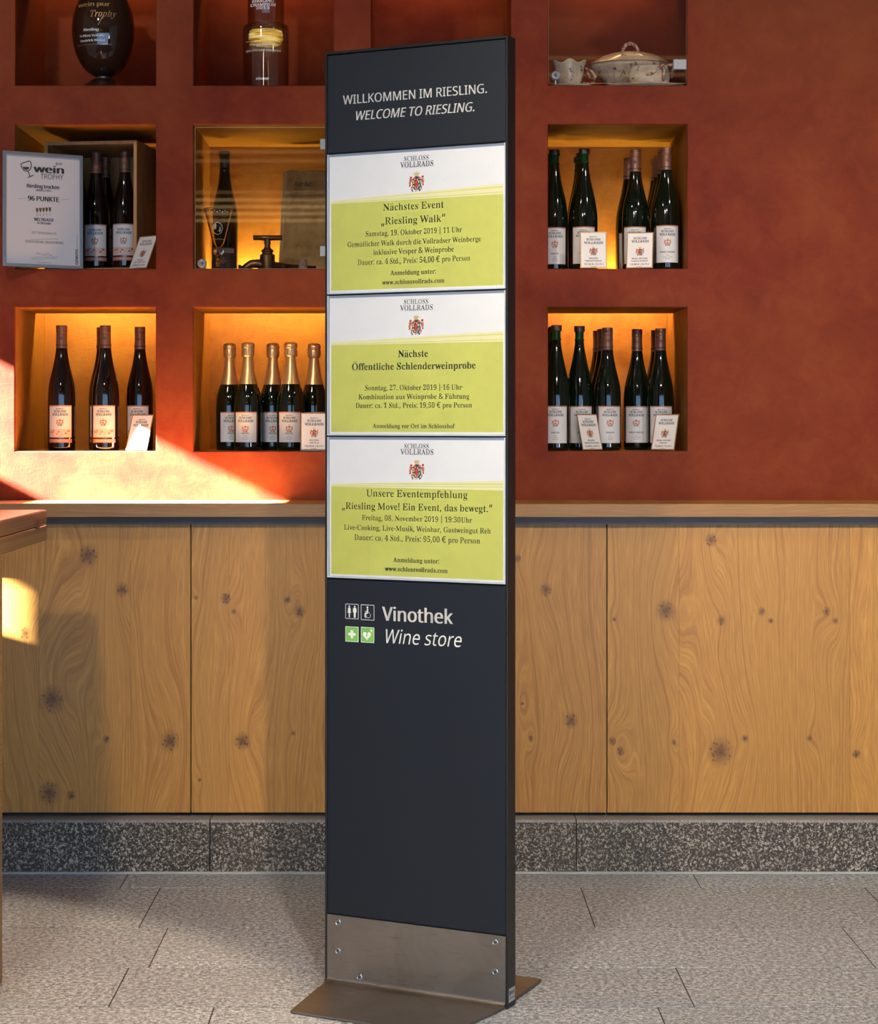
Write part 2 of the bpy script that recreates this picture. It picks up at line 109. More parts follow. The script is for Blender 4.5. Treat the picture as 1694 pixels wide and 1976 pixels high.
for _l in '''
A;429;0,0 187,482 242,482 428,0 366,0 308,148 118,148 61,0|138,202 290,202 236,347 230,367 221,396 214,419 203,378 193,347
B;437;65,0 65,480 202,480 281,473 338,453 373,417 384,361 378,322 361,290 332,268 293,255 293,251 348,234 369,218 386,197 397,170 400,136 389,79 356,36 303,9 234,0|126,275 214,275 266,280 299,295 316,320 322,354 315,388 294,411 258,424 205,428 126,428|126,51 222,51 276,57 311,76 330,105 336,141 329,175 310,202 274,219 218,225 126,225
C;424;261,-7 194,1 139,24 96,60 65,109 47,170 41,240 48,309 67,368 100,418 146,455 203,478 271,486 342,479 404,458 379,407 330,425 271,433 223,427 182,410 149,381 116,320 105,240 115,160 146,98 178,69 219,52 270,46 330,52 385,65 385,13 329,-2
D;490;65,0 65,480 213,480 281,473 338,453 385,419 420,374 442,315 449,244 442,170 420,109 383,61 333,27 272,7 199,0|126,52 191,52 261,59 315,82 354,120 378,174 385,242 380,301 364,348 338,383 281,417 204,428 126,428
E;373;65,0 65,480 333,480 333,426 126,426 126,277 321,277 321,224 126,224 126,53 333,53 333,0
F;349;65,0 65,480 333,480 333,426 126,426 126,257 320,257 320,203 126,203 126,0
G;489;271,-7 202,1 145,23 100,59 67,108 48,169 41,240 48,310 71,370 107,419 155,456 217,479 289,486 366,479 433,458 410,406 352,425 286,433 233,427 188,410 152,381 116,320 104,240 109,186 123,139 146,100 181,70 226,52 285,46 338,49 379,57 379,199 273,199 273,253 439,253 439,18 361,-1
H;498;65,0 65,480 126,480 126,277 371,277 371,480 432,480 432,0 371,0 371,224 126,224 126,0
I;228;27,0 27,35 83,48 83,431 27,445 27,480 200,480 200,445 144,431 144,48 200,35 200,0
K;416;65,0 65,480 126,480 126,243 167,289 208,334 338,480 408,480 218,271 416,0 345,0 175,229 126,186 126,0
L;352;65,0 65,480 126,480 126,54 335,54 335,0
M;609;65,0 65,480 154,480 302,87 305,87 455,480 544,480 544,0 484,0 484,295 486,364 489,420 486,420 326,0 277,0 119,420 116,420 120,364 121,291 121,0
N;510;65,0 65,480 135,480 391,83 394,83 392,115 390,162 389,209 389,480 445,480 445,0 375,0 118,398 116,398 119,340 121,268 121,0
O;525;263,-7 194,1 139,24 96,61 65,111 47,171 41,241 47,310 65,370 96,419 139,456 195,479 263,487 329,479 384,456 427,420 458,370 477,310 484,240 477,171 458,110 427,61 384,24 329,1|263,46 312,51 352,69 382,98 410,159 420,240 410,321 382,382 352,411 313,428 263,434 214,428 174,411 143,382 114,321 105,240 114,159 143,98 173,69 213,51
P;406;65,0 65,480 192,480 273,470 329,443 361,398 372,338 368,300 354,264 330,233 294,208 245,192 181,187 126,187 126,0|126,238 174,238 234,244 276,261 301,290 310,336 302,376 280,405 242,422 187,428 126,428
R;418;65,0 65,480 197,480 275,471 329,446 361,403 372,343 369,308 358,279 342,256 322,239 276,215 408,0 337,0 221,198 126,198 126,0|126,249 197,249 248,255 283,272 303,301 310,340 303,381 281,407 245,422 194,427 126,427
S;369;166,-7 91,-1 34,16 34,74 94,54 169,46 216,51 249,66 270,91 277,123 267,163 232,192 164,222 110,246 72,276 48,314 40,364 45,400 60,429 83,454 114,471 151,483 193,486 266,479 326,459 307,408 253,426 192,433 153,428 124,414 107,392 101,363 111,323 144,294 206,267 278,233 303,214 322,191 333,163 337,128 326,72 291,29 236,2
T;373;156,0 156,426 7,426 7,480 366,480 366,426 217,426 217,0
U;491;243,-7 188,-1 143,15 107,42 72,98 60,171 60,480 121,480 121,169 129,117 152,78 191,54 246,46 303,54 341,80 363,120 370,169 370,480 430,480 430,169 425,122 410,80 384,44 348,16 301,-1
V;403;171,0 0,480 63,480 171,172 189,117 201,67 214,117 232,173 339,480 403,480 232,0
W;625;135,0 8,480 71,480 146,187 160,127 169,73 179,130 194,190 279,480 341,480 429,188 445,127 455,73 465,127 479,187 553,480 616,480 488,0 427,0 334,314 323,353 314,388 310,409 303,372 287,312 196,0
X;394;3,0 162,250 13,480 80,480 197,291 316,480 379,480 231,251 391,0 322,0 195,208 66,0
Y;380;160,0 160,183 0,480 66,480 190,244 315,480 380,480 220,186 220,0
Z;384;26,0 26,46 278,426 34,426 34,480 351,480 351,434 99,54 358,54 358,0
a;377;144,-7 100,0 63,19 39,52 31,100 41,148 73,183 127,206 203,215 265,217 265,238 260,277 245,301 222,314 190,318 136,310 89,291 71,335 126,357 193,366 251,359 291,337 314,300 322,245 322,0 279,0 268,51 265,51 241,25 216,7 185,-3|158,41 200,47 234,66 256,98 264,144 264,176 211,174 154,167 118,152 98,130 92,99 97,73 110,55 132,44
b;413;228,-7 189,-3 158,9 134,26 116,46 111,46 99,0 57,0 57,510 116,510 116,386 115,344 113,312 116,312 134,333 158,351 189,362 228,366 288,354 335,319 366,261 376,180 366,99 335,40 288,5|219,42 261,51 291,78 309,121 315,181 304,256 272,302 218,317 169,309 138,284 122,242 116,182 116,179 122,121 138,78 169,51
c;322;201,-7 156,-2 117,13 83,38 58,73 42,120 37,178 42,238 59,286 85,322 119,347 160,362 206,367 259,361 300,347 282,298 244,310 204,315 145,300 110,254 98,179 105,121 124,79 156,53 201,44 253,50 294,65 294,13 254,-2
d;413;185,-7 124,5 77,40 47,98 37,179 47,261 78,319 125,355 185,367 223,363 254,351 297,314 301,314 299,339 297,367 297,510 356,510 356,0 308,0 300,48 297,48 278,27 254,9 223,-3|194,42 243,50 274,74 292,113 298,168 298,179 292,238 275,282 244,309 193,318 152,308 122,280 104,235 98,178 104,121 122,78 152,51
e;379;210,-7 162,-2 120,14 85,40 59,76 42,122 37,177 42,232 57,279 81,316 112,344 151,361 196,367 239,362 276,347 305,322 327,290 340,250 345,204 345,169 98,169 107,115 129,76 165,52 213,44 274,50 328,69 328,17 274,-1|99,216 283,216 277,257 262,290 234,311 195,318 158,312 129,291 109,259
f;231;73,0 73,314 10,314 10,342 73,362 73,383 81,443 104,483 141,506 190,514 229,510 260,502 244,455 220,462 191,465 165,460 147,446 136,420 132,383 132,360 223,360 223,314 132,314 132,0
g;413;195,-161 123,-155 65,-138 65,-84 125,-105 198,-112 240,-105 271,-85 291,-53 298,-11 298,3 298,27 300,48 297,48 268,17 231,-1 185,-7 123,6 76,42 47,101 37,179 47,256 76,316 123,354 185,367 219,363 249,353 275,336 298,312 301,312 309,360 356,360 356,-6 346,-74 317,-122 267,-151|194,42 241,49 273,71 292,109 298,165 298,179 292,243 273,285 240,309 193,317 153,308 123,281 104,237 98,179 104,120 123,77 153,50
h;415;57,0 57,510 116,510 116,361 113,310 117,310 137,334 164,352 195,362 229,366 287,358 328,335 352,294 361,234 361,0 302,0 302,230 293,278 266,307 222,317 171,309 139,283 122,242 116,186 116,0
i;173;87,420 62,429 55,441 52,457 55,474 62,486 87,495 111,486 119,474 122,457 119,441 111,429|57,0 57,360 116,360 116,0
j;173;87,420 62,429 55,441 52,457 55,474 62,486 87,495 111,486 119,474 122,457 119,441 111,429|15,-161 -15,-159 -37,-153 -37,-105 -16,-110 7,-112 27,-109 43,-100 54,-83 57,-56 57,360 116,360 116,-54 110,-99 92,-133 61,-154
k;359;57,0 57,510 116,510 116,244 115,216 113,185 116,185 128,201 144,221 158,238 273,360 343,360 197,206 353,0 281,0 156,168 116,132 116,0
l;173;57,0 57,510 116,510 116,0
m;628;57,0 57,360 105,360 113,311 117,311 137,336 162,353 192,363 223,367 273,360 310,340 333,306 336,306 358,333 386,352 418,363 452,367 505,359 543,335 566,295 574,234 574,0 515,0 515,232 507,279 483,308 442,317 397,309 367,287 350,250 345,199 345,0 286,0 286,232 278,279 253,308 212,317 166,309 137,283 121,242 116,187 116,0
n;415;57,0 57,360 105,360 113,311 117,311 138,336 165,353 197,363 230,367 287,359 328,335 352,295 361,234 361,0 302,0 302,230 293,278 266,307 222,317 171,309 139,283 122,242 116,187 116,0
o;406;202,-7 157,-1 117,15 84,42 58,79 42,125 37,181 48,260 82,318 135,355 204,367 250,361 290,345 324,318 349,282 365,236 370,181 359,101 325,42 271,6|203,42 251,52 283,80 303,123 309,181 303,238 283,281 251,308 203,317 155,308 123,281 104,238 98,181 104,123 123,80 156,52
p;413;57,-161 57,360 105,360 113,311 116,311 135,333 158,351 189,363 228,367 288,355 335,320 366,262 376,181 366,100 335,41 288,5 228,-7 190,-3 159,9 116,46 112,46 115,17 116,-13 116,-161|219,42 249,47 273,60 291,82 305,110 315,181 309,237 291,280 261,308 218,317 171,309 140,286 123,247 116,192 116,181 122,122 138,78 169,51
r;277;57,0 57,360 105,360 112,294 115,294 135,322 160,345 190,361 225,367 247,366 267,363 260,308 241,312 221,313 194,309 169,298 147,280 131,256 120,226 116,192 116,0
s;322;148,-7 83,-1 35,16 35,70 87,50 149,41 188,45 214,55 229,72 234,94 227,118 200,140 146,164 86,191 48,223 38,244 34,271 44,312 72,342 115,360 169,367 231,360 284,343 264,296 216,312 165,318 133,315 110,307 95,293 91,275 99,249 129,229 183,206 242,180 279,147 288,126 291,99 282,53 253,20 207,0
t;242;167,-7 115,3 94,16 77,37 65,66 62,105 62,314 11,314 11,343 62,366 86,443 121,443 121,360 225,360 225,314 121,314 121,106 125,77 137,57 155,46 177,42 205,44 228,49 228,4 201,-4
u;415;184,-7 127,1 86,25 61,65 53,124 53,360 113,360 113,128 122,81 148,52 193,42 243,51 276,76 293,117 299,173 299,360 358,360 358,0 310,0 301,48 298,48 277,23 250,6 218,-3
v;341;136,0 0,360 63,360 140,148 151,115 162,80 169,52 171,52 179,81 190,116 201,148 278,360 341,360 204,0
w;528;106,1 7,361 69,361 118,169 132,110 142,61 144,61 151,89 159,125 169,158 232,361 297,361 359,158 373,108 383,62 385,62 395,108 410,169 460,361 520,361 420,1 351,1 289,203 274,258 265,299 262,299 253,258 238,203 173,1
y;343;56,-161 28,-160 7,-156 7,-109 25,-111 47,-113 75,-108 97,-95 114,-75 127,-49 146,-1 1,360 64,360 142,155 160,104 172,57 175,57 187,101 206,156 279,360 343,360 187,-50 166,-96 139,-131 103,-154
z;316;26,0 26,39 220,314 38,314 38,360 285,360 285,316 94,46 289,46 289,0
0;384;191,-7 142,1 102,22 72,59 43,137 33,240 37,313 49,373 69,422 99,458 140,480 191,487 241,480 281,458 312,422 341,344 351,240 347,169 335,108 314,59 284,23 243,1|191,44 237,56 268,92 286,154 291,240 286,326 268,388 237,424 191,437 145,424 115,388 98,326 92,240 98,154 115,93 145,56
1;384;181,0 181,335 181,381 183,418 164,400 142,381 91,339 60,379 189,480 238,480 238,0
2;384;32,0 32,49 158,176 219,240 257,296 266,324 269,355 263,390 246,415 219,431 185,436 152,433 123,424 69,390 38,430 102,470 141,482 185,486 245,478 291,452 320,412 330,359 326,322 314,288 271,224 207,155 107,56 107,54 349,54 349,0
3;384;162,-7 92,-1 30,19 30,75 95,51 163,43 218,49 256,68 277,98 284,138 275,176 249,202 206,217 150,222 103,222 103,273 150,273 202,279 240,298 263,326 271,363 265,394 247,417 219,432 183,437 147,434 117,425 62,396 33,437 96,471 137,483 183,486 248,478 294,453 322,415 331,367 324,324 304,290 273,267 232,253 232,250 282,237 318,214 339,179 346,136 341,97 326,62 302,33 266,11 220,-2
4;384;244,0 244,109 14,109 14,159 240,482 301,482 301,162 371,162 371,109 301,109 301,0|72,162 244,162 244,313 245,372 247,419 244,419 231,392 216,367
5;384;167,-7 97,0 42,19 42,75 101,52 167,44 215,50 253,69 277,101 285,147 278,189 257,219 219,238 165,244 122,241 83,234 54,253 72,480 312,480 312,426 122,426 111,287 142,291 185,294 251,285 302,257 335,213 346,153 334,87 299,36 242,4
6;384;200,-7 157,-1 118,16 84,45 59,86 42,139 37,205 46,307 59,354 79,397 108,434 146,462 195,480 257,486 288,485 316,480 316,430 288,436 258,438 215,434 181,422 153,404 132,380 117,351 106,318 96,244 100,244 119,266 143,284 174,296 214,300 270,291 314,262 343,216 353,154 342,87 311,36 263,4|199,43 238,50 268,70 288,105 294,154 288,195 271,227 242,247 201,254 172,251 146,241 126,226 110,208 100,187 97,166 108,108 122,82 142,61 168,48
7;384;91,0 288,426 30,426 30,480 351,480 351,434 156,0
8;384;193,-7 125,2 75,27 43,68 33,122 36,153 47,179 83,221 132,251 100,273 73,299 54,332 48,372 53,406 67,434 89,456 118,473 153,483 191,486 249,479 295,457 325,421 335,371 332,344 323,321 289,283 244,254 298,222 336,181 347,155 351,124 340,70 308,29 258,2|194,277 253,312 271,337 277,369 271,399 253,421 226,434 191,439 157,434 130,421 112,399 106,369 109,347 118,328 150,299|192,40 235,46 267,63 286,90 293,124 286,156 265,182 233,203 192,222 181,226 142,206 114,183 96,155 91,122 97,90 116,63 147,46
9;384;129,-7 98,-5 69,0 69,50 128,42 171,46 205,57 233,75 254,99 269,128 280,161 289,235 285,235 267,214 243,196 211,183 171,179 115,189 72,217 43,263 34,324 38,371 53,411 76,443 106,467 143,481 187,486 230,480 269,463 302,434 328,393 344,340 349,275 340,173 327,125 307,82 279,46 240,17 191,-1|184,226 214,229 240,239 261,254 276,272 286,292 289,314 278,371 264,397 244,418 218,432 187,437 149,430 119,409 99,374 92,325 98,284 115,252 143,232
.;180;89,-9 60,1 51,15 48,36 51,57 60,71 89,81 119,71 129,57 132,36 129,15 119,1
,;180;28,-87 47,-3 61,78 124,78 129,71 104,-8 71,-87
:;180;89,278 60,289 51,303 48,324 51,345 60,359 89,369 119,359 129,345 132,324 129,303 119,289|89,-9 60,1 51,15 48,36 51,57 60,71 89,81 119,71 129,57 132,36 129,15 119,1
!;181;71,135 54,480 126,480 109,135|90,-9 60,1 51,15 48,36 51,57 60,71 90,81 119,71 129,57 132,36 129,15 119,1
&;492;187,-7 125,2 77,28 46,69 36,125 43,172 63,208 96,238 139,266 99,318 85,348 81,382 89,426 114,459 153,480 204,487 252,480 289,460 313,427 320,383 314,344 293,312 262,283 224,258 354,133 382,181 401,240 461,240 434,160 415,125 392,95 490,0 410,0 352,56 319,31 281,11 238,-2|188,293 245,336 258,358 262,383 258,405 246,423 227,435 202,439 177,435 156,424 143,406 138,383 142,360 151,338|189,46 229,49 263,60 314,93 175,229 118,185 103,160 97,127 104,94 122,68 151,51
|;291;121,-118 121,554 170,554 170,-118
€;464;364,329 341,279 16,279 34,329|321,229 298,179 16,179 34,229|423,463 398,409 366,433 329,450 288,456 248,450 213,433 183,404 161,365 146,315 141,254 146,194 161,144 183,104 213,76 248,59 288,53 329,59 365,74 396,96 422,43 393,21 361,6 325,-4 288,-7 230,1 179,25 137,63 105,115 85,179 78,254 85,329 105,393 137,445 179,484 230,508 288,516 325,512 361,502 394,486
-;216;27,154 27,206 189,206 189,154
/;250;7,0 185,480 243,480 64,0
„;287;38,-119 68,71 138,71 85,-119|161,-119 192,71 261,71 208,-119
“;300;52,318 104,509 151,509 121,318|175,318 228,509 274,509 244,318
'''.strip().split('\n'):
    _c, _a, _e = _l.split(';', 2); GLYPHS['s'][_c] = (int(_a), _e)
CAPH['s'] = max(int(q.split(',')[1]) for q in GLYPHS['s']['E'][1].replace('|', ' ').split(' ')) / 1000
CAPH['r'] = max(int(q.split(',')[1]) for q in GLYPHS['r']['E'][1].replace('|', ' ').split(' ')) / 1000
# ------------------------------------------------------------------ pixel -> place helpers (real positions at a given depth)
def wx(px, Y): return (px - CX) * Y / FPX
def wz(py, Y): return HC - (py - CY) * Y / FPX

# ------------------------------------------------------------------ material helpers
class NT:
    def __init__(s, name):
        s.m = bpy.data.materials.new(name); s.m.use_nodes = True
        s.t = s.m.node_tree; s.b = s.t.nodes['Principled BSDF']; s.out = s.t.nodes['Material Output']
    def n(s, kind, **kw):
        nd = s.t.nodes.new(kind)
        for k, v in kw.items():
            if k.startswith('i_'):
                k2 = k[2:]; key = int(k2) if k2.isdigit() else k2.replace('_', ' ')
                s.link(v, nd.inputs[key])
            else: setattr(nd, k, v)
        return nd
    def link(s, v, sock):
        if isinstance(v, bpy.types.NodeSocket): s.t.links.new(v, sock)
        elif isinstance(v, bpy.types.Node): s.t.links.new(v.outputs[0], sock)
        elif hasattr(sock.default_value, '__len__') and isinstance(v, (int, float)): sock.default_value = (v,) * len(sock.default_value)
        elif hasattr(sock.default_value, '__len__') and len(sock.default_value) == 4 and len(v) == 3: sock.default_value = (*v, 1)
        else: sock.default_value = v
    def math(s, op, a, b=0.0, clamp=False):
        nd = s.t.nodes.new('ShaderNodeMath'); nd.operation = op; nd.use_clamp = clamp
        s.link(a, nd.inputs[0]); s.link(b, nd.inputs[1]); return nd.outputs[0]
    def vmath(s, op, a, b=(0, 0, 0)):
        nd = s.t.nodes.new('ShaderNodeVectorMath'); nd.operation = op
        s.link(a, nd.inputs[0]); s.link(b, nd.inputs[1])
        return nd.outputs[1] if op in ('LENGTH', 'DISTANCE', 'DOT_PRODUCT') else nd.outputs[0]
    def pos(s): return s.n('ShaderNodeNewGeometry').outputs['Position']
    def objc(s): return s.n('ShaderNodeTexCoord').outputs['Object']
    def noise(s, vec, scale, detail=3, rough=0.55, dist=0.0, out=0):
        nd = s.t.nodes.new('ShaderNodeTexNoise')
        s.link(vec, nd.inputs['Vector']); nd.inputs['Scale'].default_value = scale
        nd.inputs['Detail'].default_value = detail; nd.inputs['Roughness'].default_value = rough
        nd.inputs['Distortion'].default_value = dist
        return nd.outputs[out]
    def vor(s, vec, scale, feature='F1', out=0):
        nd = s.t.nodes.new('ShaderNodeTexVoronoi'); nd.feature = feature
        s.link(vec, nd.inputs['Vector']); nd.inputs['Scale'].default_value = scale; return nd.outputs[out]
    def ramp(s, fac, stops, interp='LINEAR'):
        nd = s.t.nodes.new('ShaderNodeValToRGB'); s.link(fac, nd.inputs[0]); cr = nd.color_ramp; cr.interpolation = interp
        while len(cr.elements) < len(stops): cr.elements.new(0.5)
        for e, (p, c) in zip(cr.elements, stops):
            e.position = p; e.color = (*c, 1) if len(c) == 3 else c
        return nd.outputs[0]
    def mix(s, fac, a, b, blend='MIX'):
        nd = s.t.nodes.new('ShaderNodeMix'); nd.data_type = 'RGBA'; nd.blend_type = blend
        s.link(fac, nd.inputs[0]); s.link(a, nd.inputs[6]); s.link(b, nd.inputs[7]); return nd.outputs[2]
    def remap(s, v, a, b, c=0.0, d=1.0):
        nd = s.t.nodes.new('ShaderNodeMapRange'); s.link(v, nd.inputs[0])
        for i, x in enumerate((a, b, c, d)): nd.inputs[i + 1].default_value = x
        return nd.outputs[0]
    def bump(s, h, strength=0.3, dist=0.002):
        nd = s.t.nodes.new('ShaderNodeBump'); s.link(h, nd.inputs['Height'])
        nd.inputs['Strength'].default_value = strength; nd.inputs['Distance'].default_value = dist
        s.t.links.new(nd.outputs[0], s.b.inputs['Normal'])
    def set(s, **kw):
        for k, v in kw.items(): s.link(v, s.b.inputs[k.replace('_', ' ')])
        return s.m
_flat = {}
def flat(name, col, rough=0.5, metal=0.0, spec=0.5, **kw):
    if name not in _flat:
        n = NT(name); n.set(Base_Color=col, Roughness=rough, Metallic=metal, **kw)
        n.b.inputs['Specular IOR Level'].default_value = spec
        _flat[name] = n.m
    return _flat[name]
def glow(name, col, strength):
    n = NT(name); n.set(Base_Color=(0, 0, 0), Emission_Color=col, Emission_Strength=strength); return n.m
def thin_glass(name, tint=(1, 1, 1), ior=1.45, pw=4.0, k=0.75):
    n = NT(name); n.t.nodes.remove(n.b)
    tr = n.n('ShaderNodeBsdfTransparent', i_Color=tint); gl = n.n('ShaderNodeBsdfGlossy', i_Roughness=0.02)
    lw = n.n('ShaderNodeLayerWeight', i_Blend=0.5)
    fac = n.math('ADD', n.math('MULTIPLY', n.math('POWER', lw.outputs['Facing'], pw), k), ((ior - 1) / (ior + 1)) ** 2, True)
    mx = n.n('ShaderNodeMixShader', i_0=fac, i_1=tr.outputs[0], i_2=gl.outputs[0])
    n.t.links.new(mx.outputs[0], n.out.inputs[0]); return n.m

# ------------------------------------------------------------------ mesh helpers
class MB:
    def __init__(s): s.v = []; s.f = []; s.mi = []; s.sm = []; s.mats = []
    def mat(s, m):
        if m not in s.mats: s.mats.append(m)
        return s.mats.index(m)
    def add(s, vs, fs, m, smooth=False):
        k = len(s.v); s.v += [tuple(p) for p in vs]; i = s.mat(m)
        for f in fs: s.f.append(tuple(k + a for a in f)); s.mi.append(i); s.sm.append(smooth)
        return s
    def box(s, x0, x1, y0, y1, z0, z1, m, ch=0.0):
        if ch > 0:      # chamfered box: three shells of corners
            c = ch; vs = []
            for (X, Y, Z, i, j, k) in [(x, y, z, i, j, k) for i, x in enumerate((x0, x1)) for j, y in enumerate((y0, y1)) for k, z in enumerate((z0, z1))]:
                sx, sy, sz = (1 - 2 * i) * c, (1 - 2 * j) * c, (1 - 2 * k) * c
                vs += [(X, Y + sy, Z + sz), (X + sx, Y, Z + sz), (X + sx, Y + sy, Z)]
            I = lambda i, j, k, a: (i * 4 + j * 2 + k) * 3 + a
            fs = []
            for i in (0, 1): fs.append([I(i, 0, 0, 0), I(i, 0, 1, 0), I(i, 1, 1, 0), I(i, 1, 0, 0)])
            for j in (0, 1): fs.append([I(0, j, 0, 1), I(0, j, 1, 1), I(1, j, 1, 1), I(1, j, 0, 1)])
            for k in (0, 1): fs.append([I(0, 0, k, 2), I(0, 1, k, 2), I(1, 1, k, 2), I(1, 0, k, 2)])
            for j in (0, 1):
                for k in (0, 1): fs.append([I(0, j, k, 1), I(1, j, k, 1), I(1, j, k, 2), I(0, j, k, 2)])
            for i in (0, 1):
                for k in (0, 1): fs.append([I(i, 0, k, 0), I(i, 1, k, 0), I(i, 1, k, 2), I(i, 0, k, 2)])
            for i in (0, 1):
                for j in (0, 1): fs.append([I(i, j, 0, 0), I(i, j, 1, 0), I(i, j, 1, 1), I(i, j, 0, 1)])
            for i in (0, 1):
                for j in (0, 1):
                    for k in (0, 1): fs.append([I(i, j, k, 0), I(i, j, k, 1), I(i, j, k, 2)])
            return s.add(vs, fs, m)
        vs = [(x, y, z) for x in (x0, x1) for y in (y0, y1) for z in (z0, z1)]
        return s.add(vs, [(0, 1, 3, 2), (4, 6, 7, 5), (0, 4, 5, 1), (2, 3, 7, 6), (0, 2, 6, 4), (1, 5, 7, 3)], m)
    def prism(s, poly, z0, z1, m, f=None):
        """poly (a,b) extruded from c=z0 to z1; f maps (a,b,c)->xyz"""
        f = f or (lambda a, b, c: (a, b, c)); n = len(poly)
        vs = [f(a, b, z0) for a, b in poly] + [f(a, b, z1) for a, b in poly]
        fs = [tuple(range(n)), tuple(range(2 * n - 1, n - 1, -1))] + [(i, (i + 1) % n, n + (i + 1) % n, n + i) for i in range(n)]
        return s.add(vs, fs, m)
    def lathe(s, prof, m, seg=40, c=(0, 0, 0), lobe=None, a0=0, a1=2 * math.pi, sx=1, sy=1):
        full = abs(a1 - a0 - 2 * math.pi) < 1e-6; cols = seg if full else seg + 1; vs = []
        for (r, z) in prof:
            for i in range(cols):
                a = a0 + (a1 - a0) * i / seg; q = r * (lobe(a, z) if lobe else 1)
                vs.append((c[0] + q * math.sin(a) * sx, c[1] - q * math.cos(a) * sy, c[2] + z))
        fs = []
        for j in range(len(prof) - 1):
            for i in range(seg):
                i2 = (i + 1) % cols if full else i + 1
                fs.append((j * cols + i, j * cols + i2, (j + 1) * cols + i2, (j + 1) * cols + i))
        return s.add(vs, fs, m, True)
    def tube(s, path, rad, m, seg=10, closed=False):
        P = [Vector(p) for p in path]; n = len(P); rr = rad if hasattr(rad, '__len__') else [rad] * n; vs = []
        up = Vector((0.13, 0.21, 0.97)).normalized()
        for i in range(n):
            a = P[i - 1] if (i or closed) else P[0]; b = P[(i + 1) % n] if (i < n - 1 or closed) else P[-1]
            t = (b - a).normalized(); u = t.cross(up)
            if u.length < 0.2: u = t.cross(Vector((1, 0, 0)))
            u.normalize(); v = t.cross(u)
            for k in range(seg):
                q = 2 * math.pi * k / seg; vs.append(P[i] + (u * math.cos(q) + v * math.sin(q)) * rr[i])
        fs = [(i * seg + k, i * seg + (k + 1) % seg, ((i + 1) % n) * seg + (k + 1) % seg, ((i + 1) % n) * seg + k)
              for i in range(n if closed else n - 1) for k in range(seg)]
        if not closed: fs += [tuple(range(seg)), tuple((n - 1) * seg + k for k in range(seg))]
        return s.add(vs, fs, m, True)
    def flatpoly(s, pts, m, f):
        """filled 2D polygon pts mapped by f(a,b)->xyz"""
        T = tessellate_polygon([[(a, b, 0) for a, b in pts]])
        return s.add([f(a, b) for a, b in pts], T, m)
    def disc(s, a, b, r, m, f, n=12, rb=None):
        rb = rb or r
        return s.add([f(a + r * math.cos(2 * math.pi * i / n), b + rb * math.sin(2 * math.pi * i / n)) for i in range(n)], [tuple(range(n))], m)
    def line(s, pts, wd, m, f):
        for (a, b), (c, d) in zip(pts, pts[1:]):
            L = math.hypot(c - a, d - b) or 1; nx, ny = -(d - b) / L * wd / 2, (c - a) / L * wd / 2
            s.add([f(a + nx, b + ny), f(c + nx, d + ny), f(c - nx, d - ny), f(a - nx, b - ny)], [(0, 1, 2, 3)], m)
        return s
    def text(s, txt, x0, x1, base, cap, m, f, fam='r', shear=0.0, bold=0.0, align='fit'):
        """glyph outlines filled with triangles; x0..x1 is the span (or centre x0 when align='c'), cap = capital height"""
        vs, fs, wd = text_geo(txt, fam)
        k = cap / CAPH[fam]; xs = [a for a, b in vs]; lo, hi = min(xs), max(xs)
        if align == 'fit': kx = (x1 - x0) / max(hi - lo, 1e-6); ox = x0 - lo * kx
        else: kx = k * (x1 or 1); ox = x0 - (lo + hi) / 2 * kx
        for off in ((0,) if not bold else (-bold * cap, 0.0, bold * cap)):
            s.add([f(ox + a * kx + shear * b * k + off, base + b * k) for a, b in vs], fs, m)
        return s
    def build(s, name, parent=None, bevel=0):
        me = bpy.data.meshes.new(name); me.from_pydata(s.v, [], s.f)
        for m in s.mats: me.materials.append(m)
        me.polygons.foreach_set('material_index', s.mi); me.polygons.foreach_set('use_smooth', s.sm)
        me.update()
        o = bpy.data.objects.new(name, me); COL.objects.link(o)
        if parent is not None: o.parent = parent
        return o
_GC = {}
def glyph(fam, ch):
    if (fam, ch) in _GC: return _GC[(fam, ch)]
    base = {'ä': 'a', 'ö': 'o', 'ü': 'u', 'Ö': 'O', 'Ä': 'A', 'ß': 'B'}.get(ch, ch)
    g = GLYPHS[fam].get(base) or GLYPHS['s'].get(base)
    P = [[tuple(int(q) / 1000 for q in t.split(',')) for t in c.split(' ')] for c in g[1].split('|')]
    area = lambda c: sum(c[i][0] * c[(i + 1) % len(c)][1] - c[(i + 1) % len(c)][0] * c[i][1] for i in range(len(c))) / 2
    def inside(p, c):
        r = False
        for i in range(len(c)):
            (x1, y1), (x2, y2) = c[i], c[(i + 1) % len(c)]
            if (y1 > p[1]) != (y2 > p[1]) and p[0] < x1 + (p[1] - y1) / (y2 - y1) * (x2 - x1): r = not r
        return r
    sg = area(max(P, key=lambda c: abs(area(c)))) > 0
    outer = [c for c in P if (area(c) > 0) == sg]; holes = [c for c in P if (area(c) > 0) != sg]
    vs, fs = [], []
    for o in outer:
        grp = [o] + [h for h in holes if inside(h[0], o)]; k = len(vs)
        flatv = [p for c in grp for p in c]
        T = tessellate_polygon([[(x, y, 0) for x, y in c] for c in grp])
        vs += flatv; fs += [tuple(k + i for i in t) for t in T]
    if base != ch:
        top = 0.56 if ch.isupper() else 0.42; mid = g[0] / 2000
        for dx in (-0.065, 0.065):
            k = len(vs); vs += [(mid + dx + 0.03 * math.cos(a * math.pi / 4), top + 0.03 * math.sin(a * math.pi / 4)) for a in range(8)]
            fs.append(tuple(range(k, k + 8)))
    _GC[(fam, ch)] = (vs, fs, g[0] / 1000); return _GC[(fam, ch)]
def text_geo(txt, fam):
    vs, fs, x = [], [], 0.0
    for ch in txt:
        if ch == ' ': x += 0.17; continue
        gv, gf, adv = glyph(fam, ch); k = len(vs)
        vs += [(x + a, b) for a, b in gv]; fs += [tuple(k + i for i in t) for t in gf]; x += adv
    return vs, fs, x
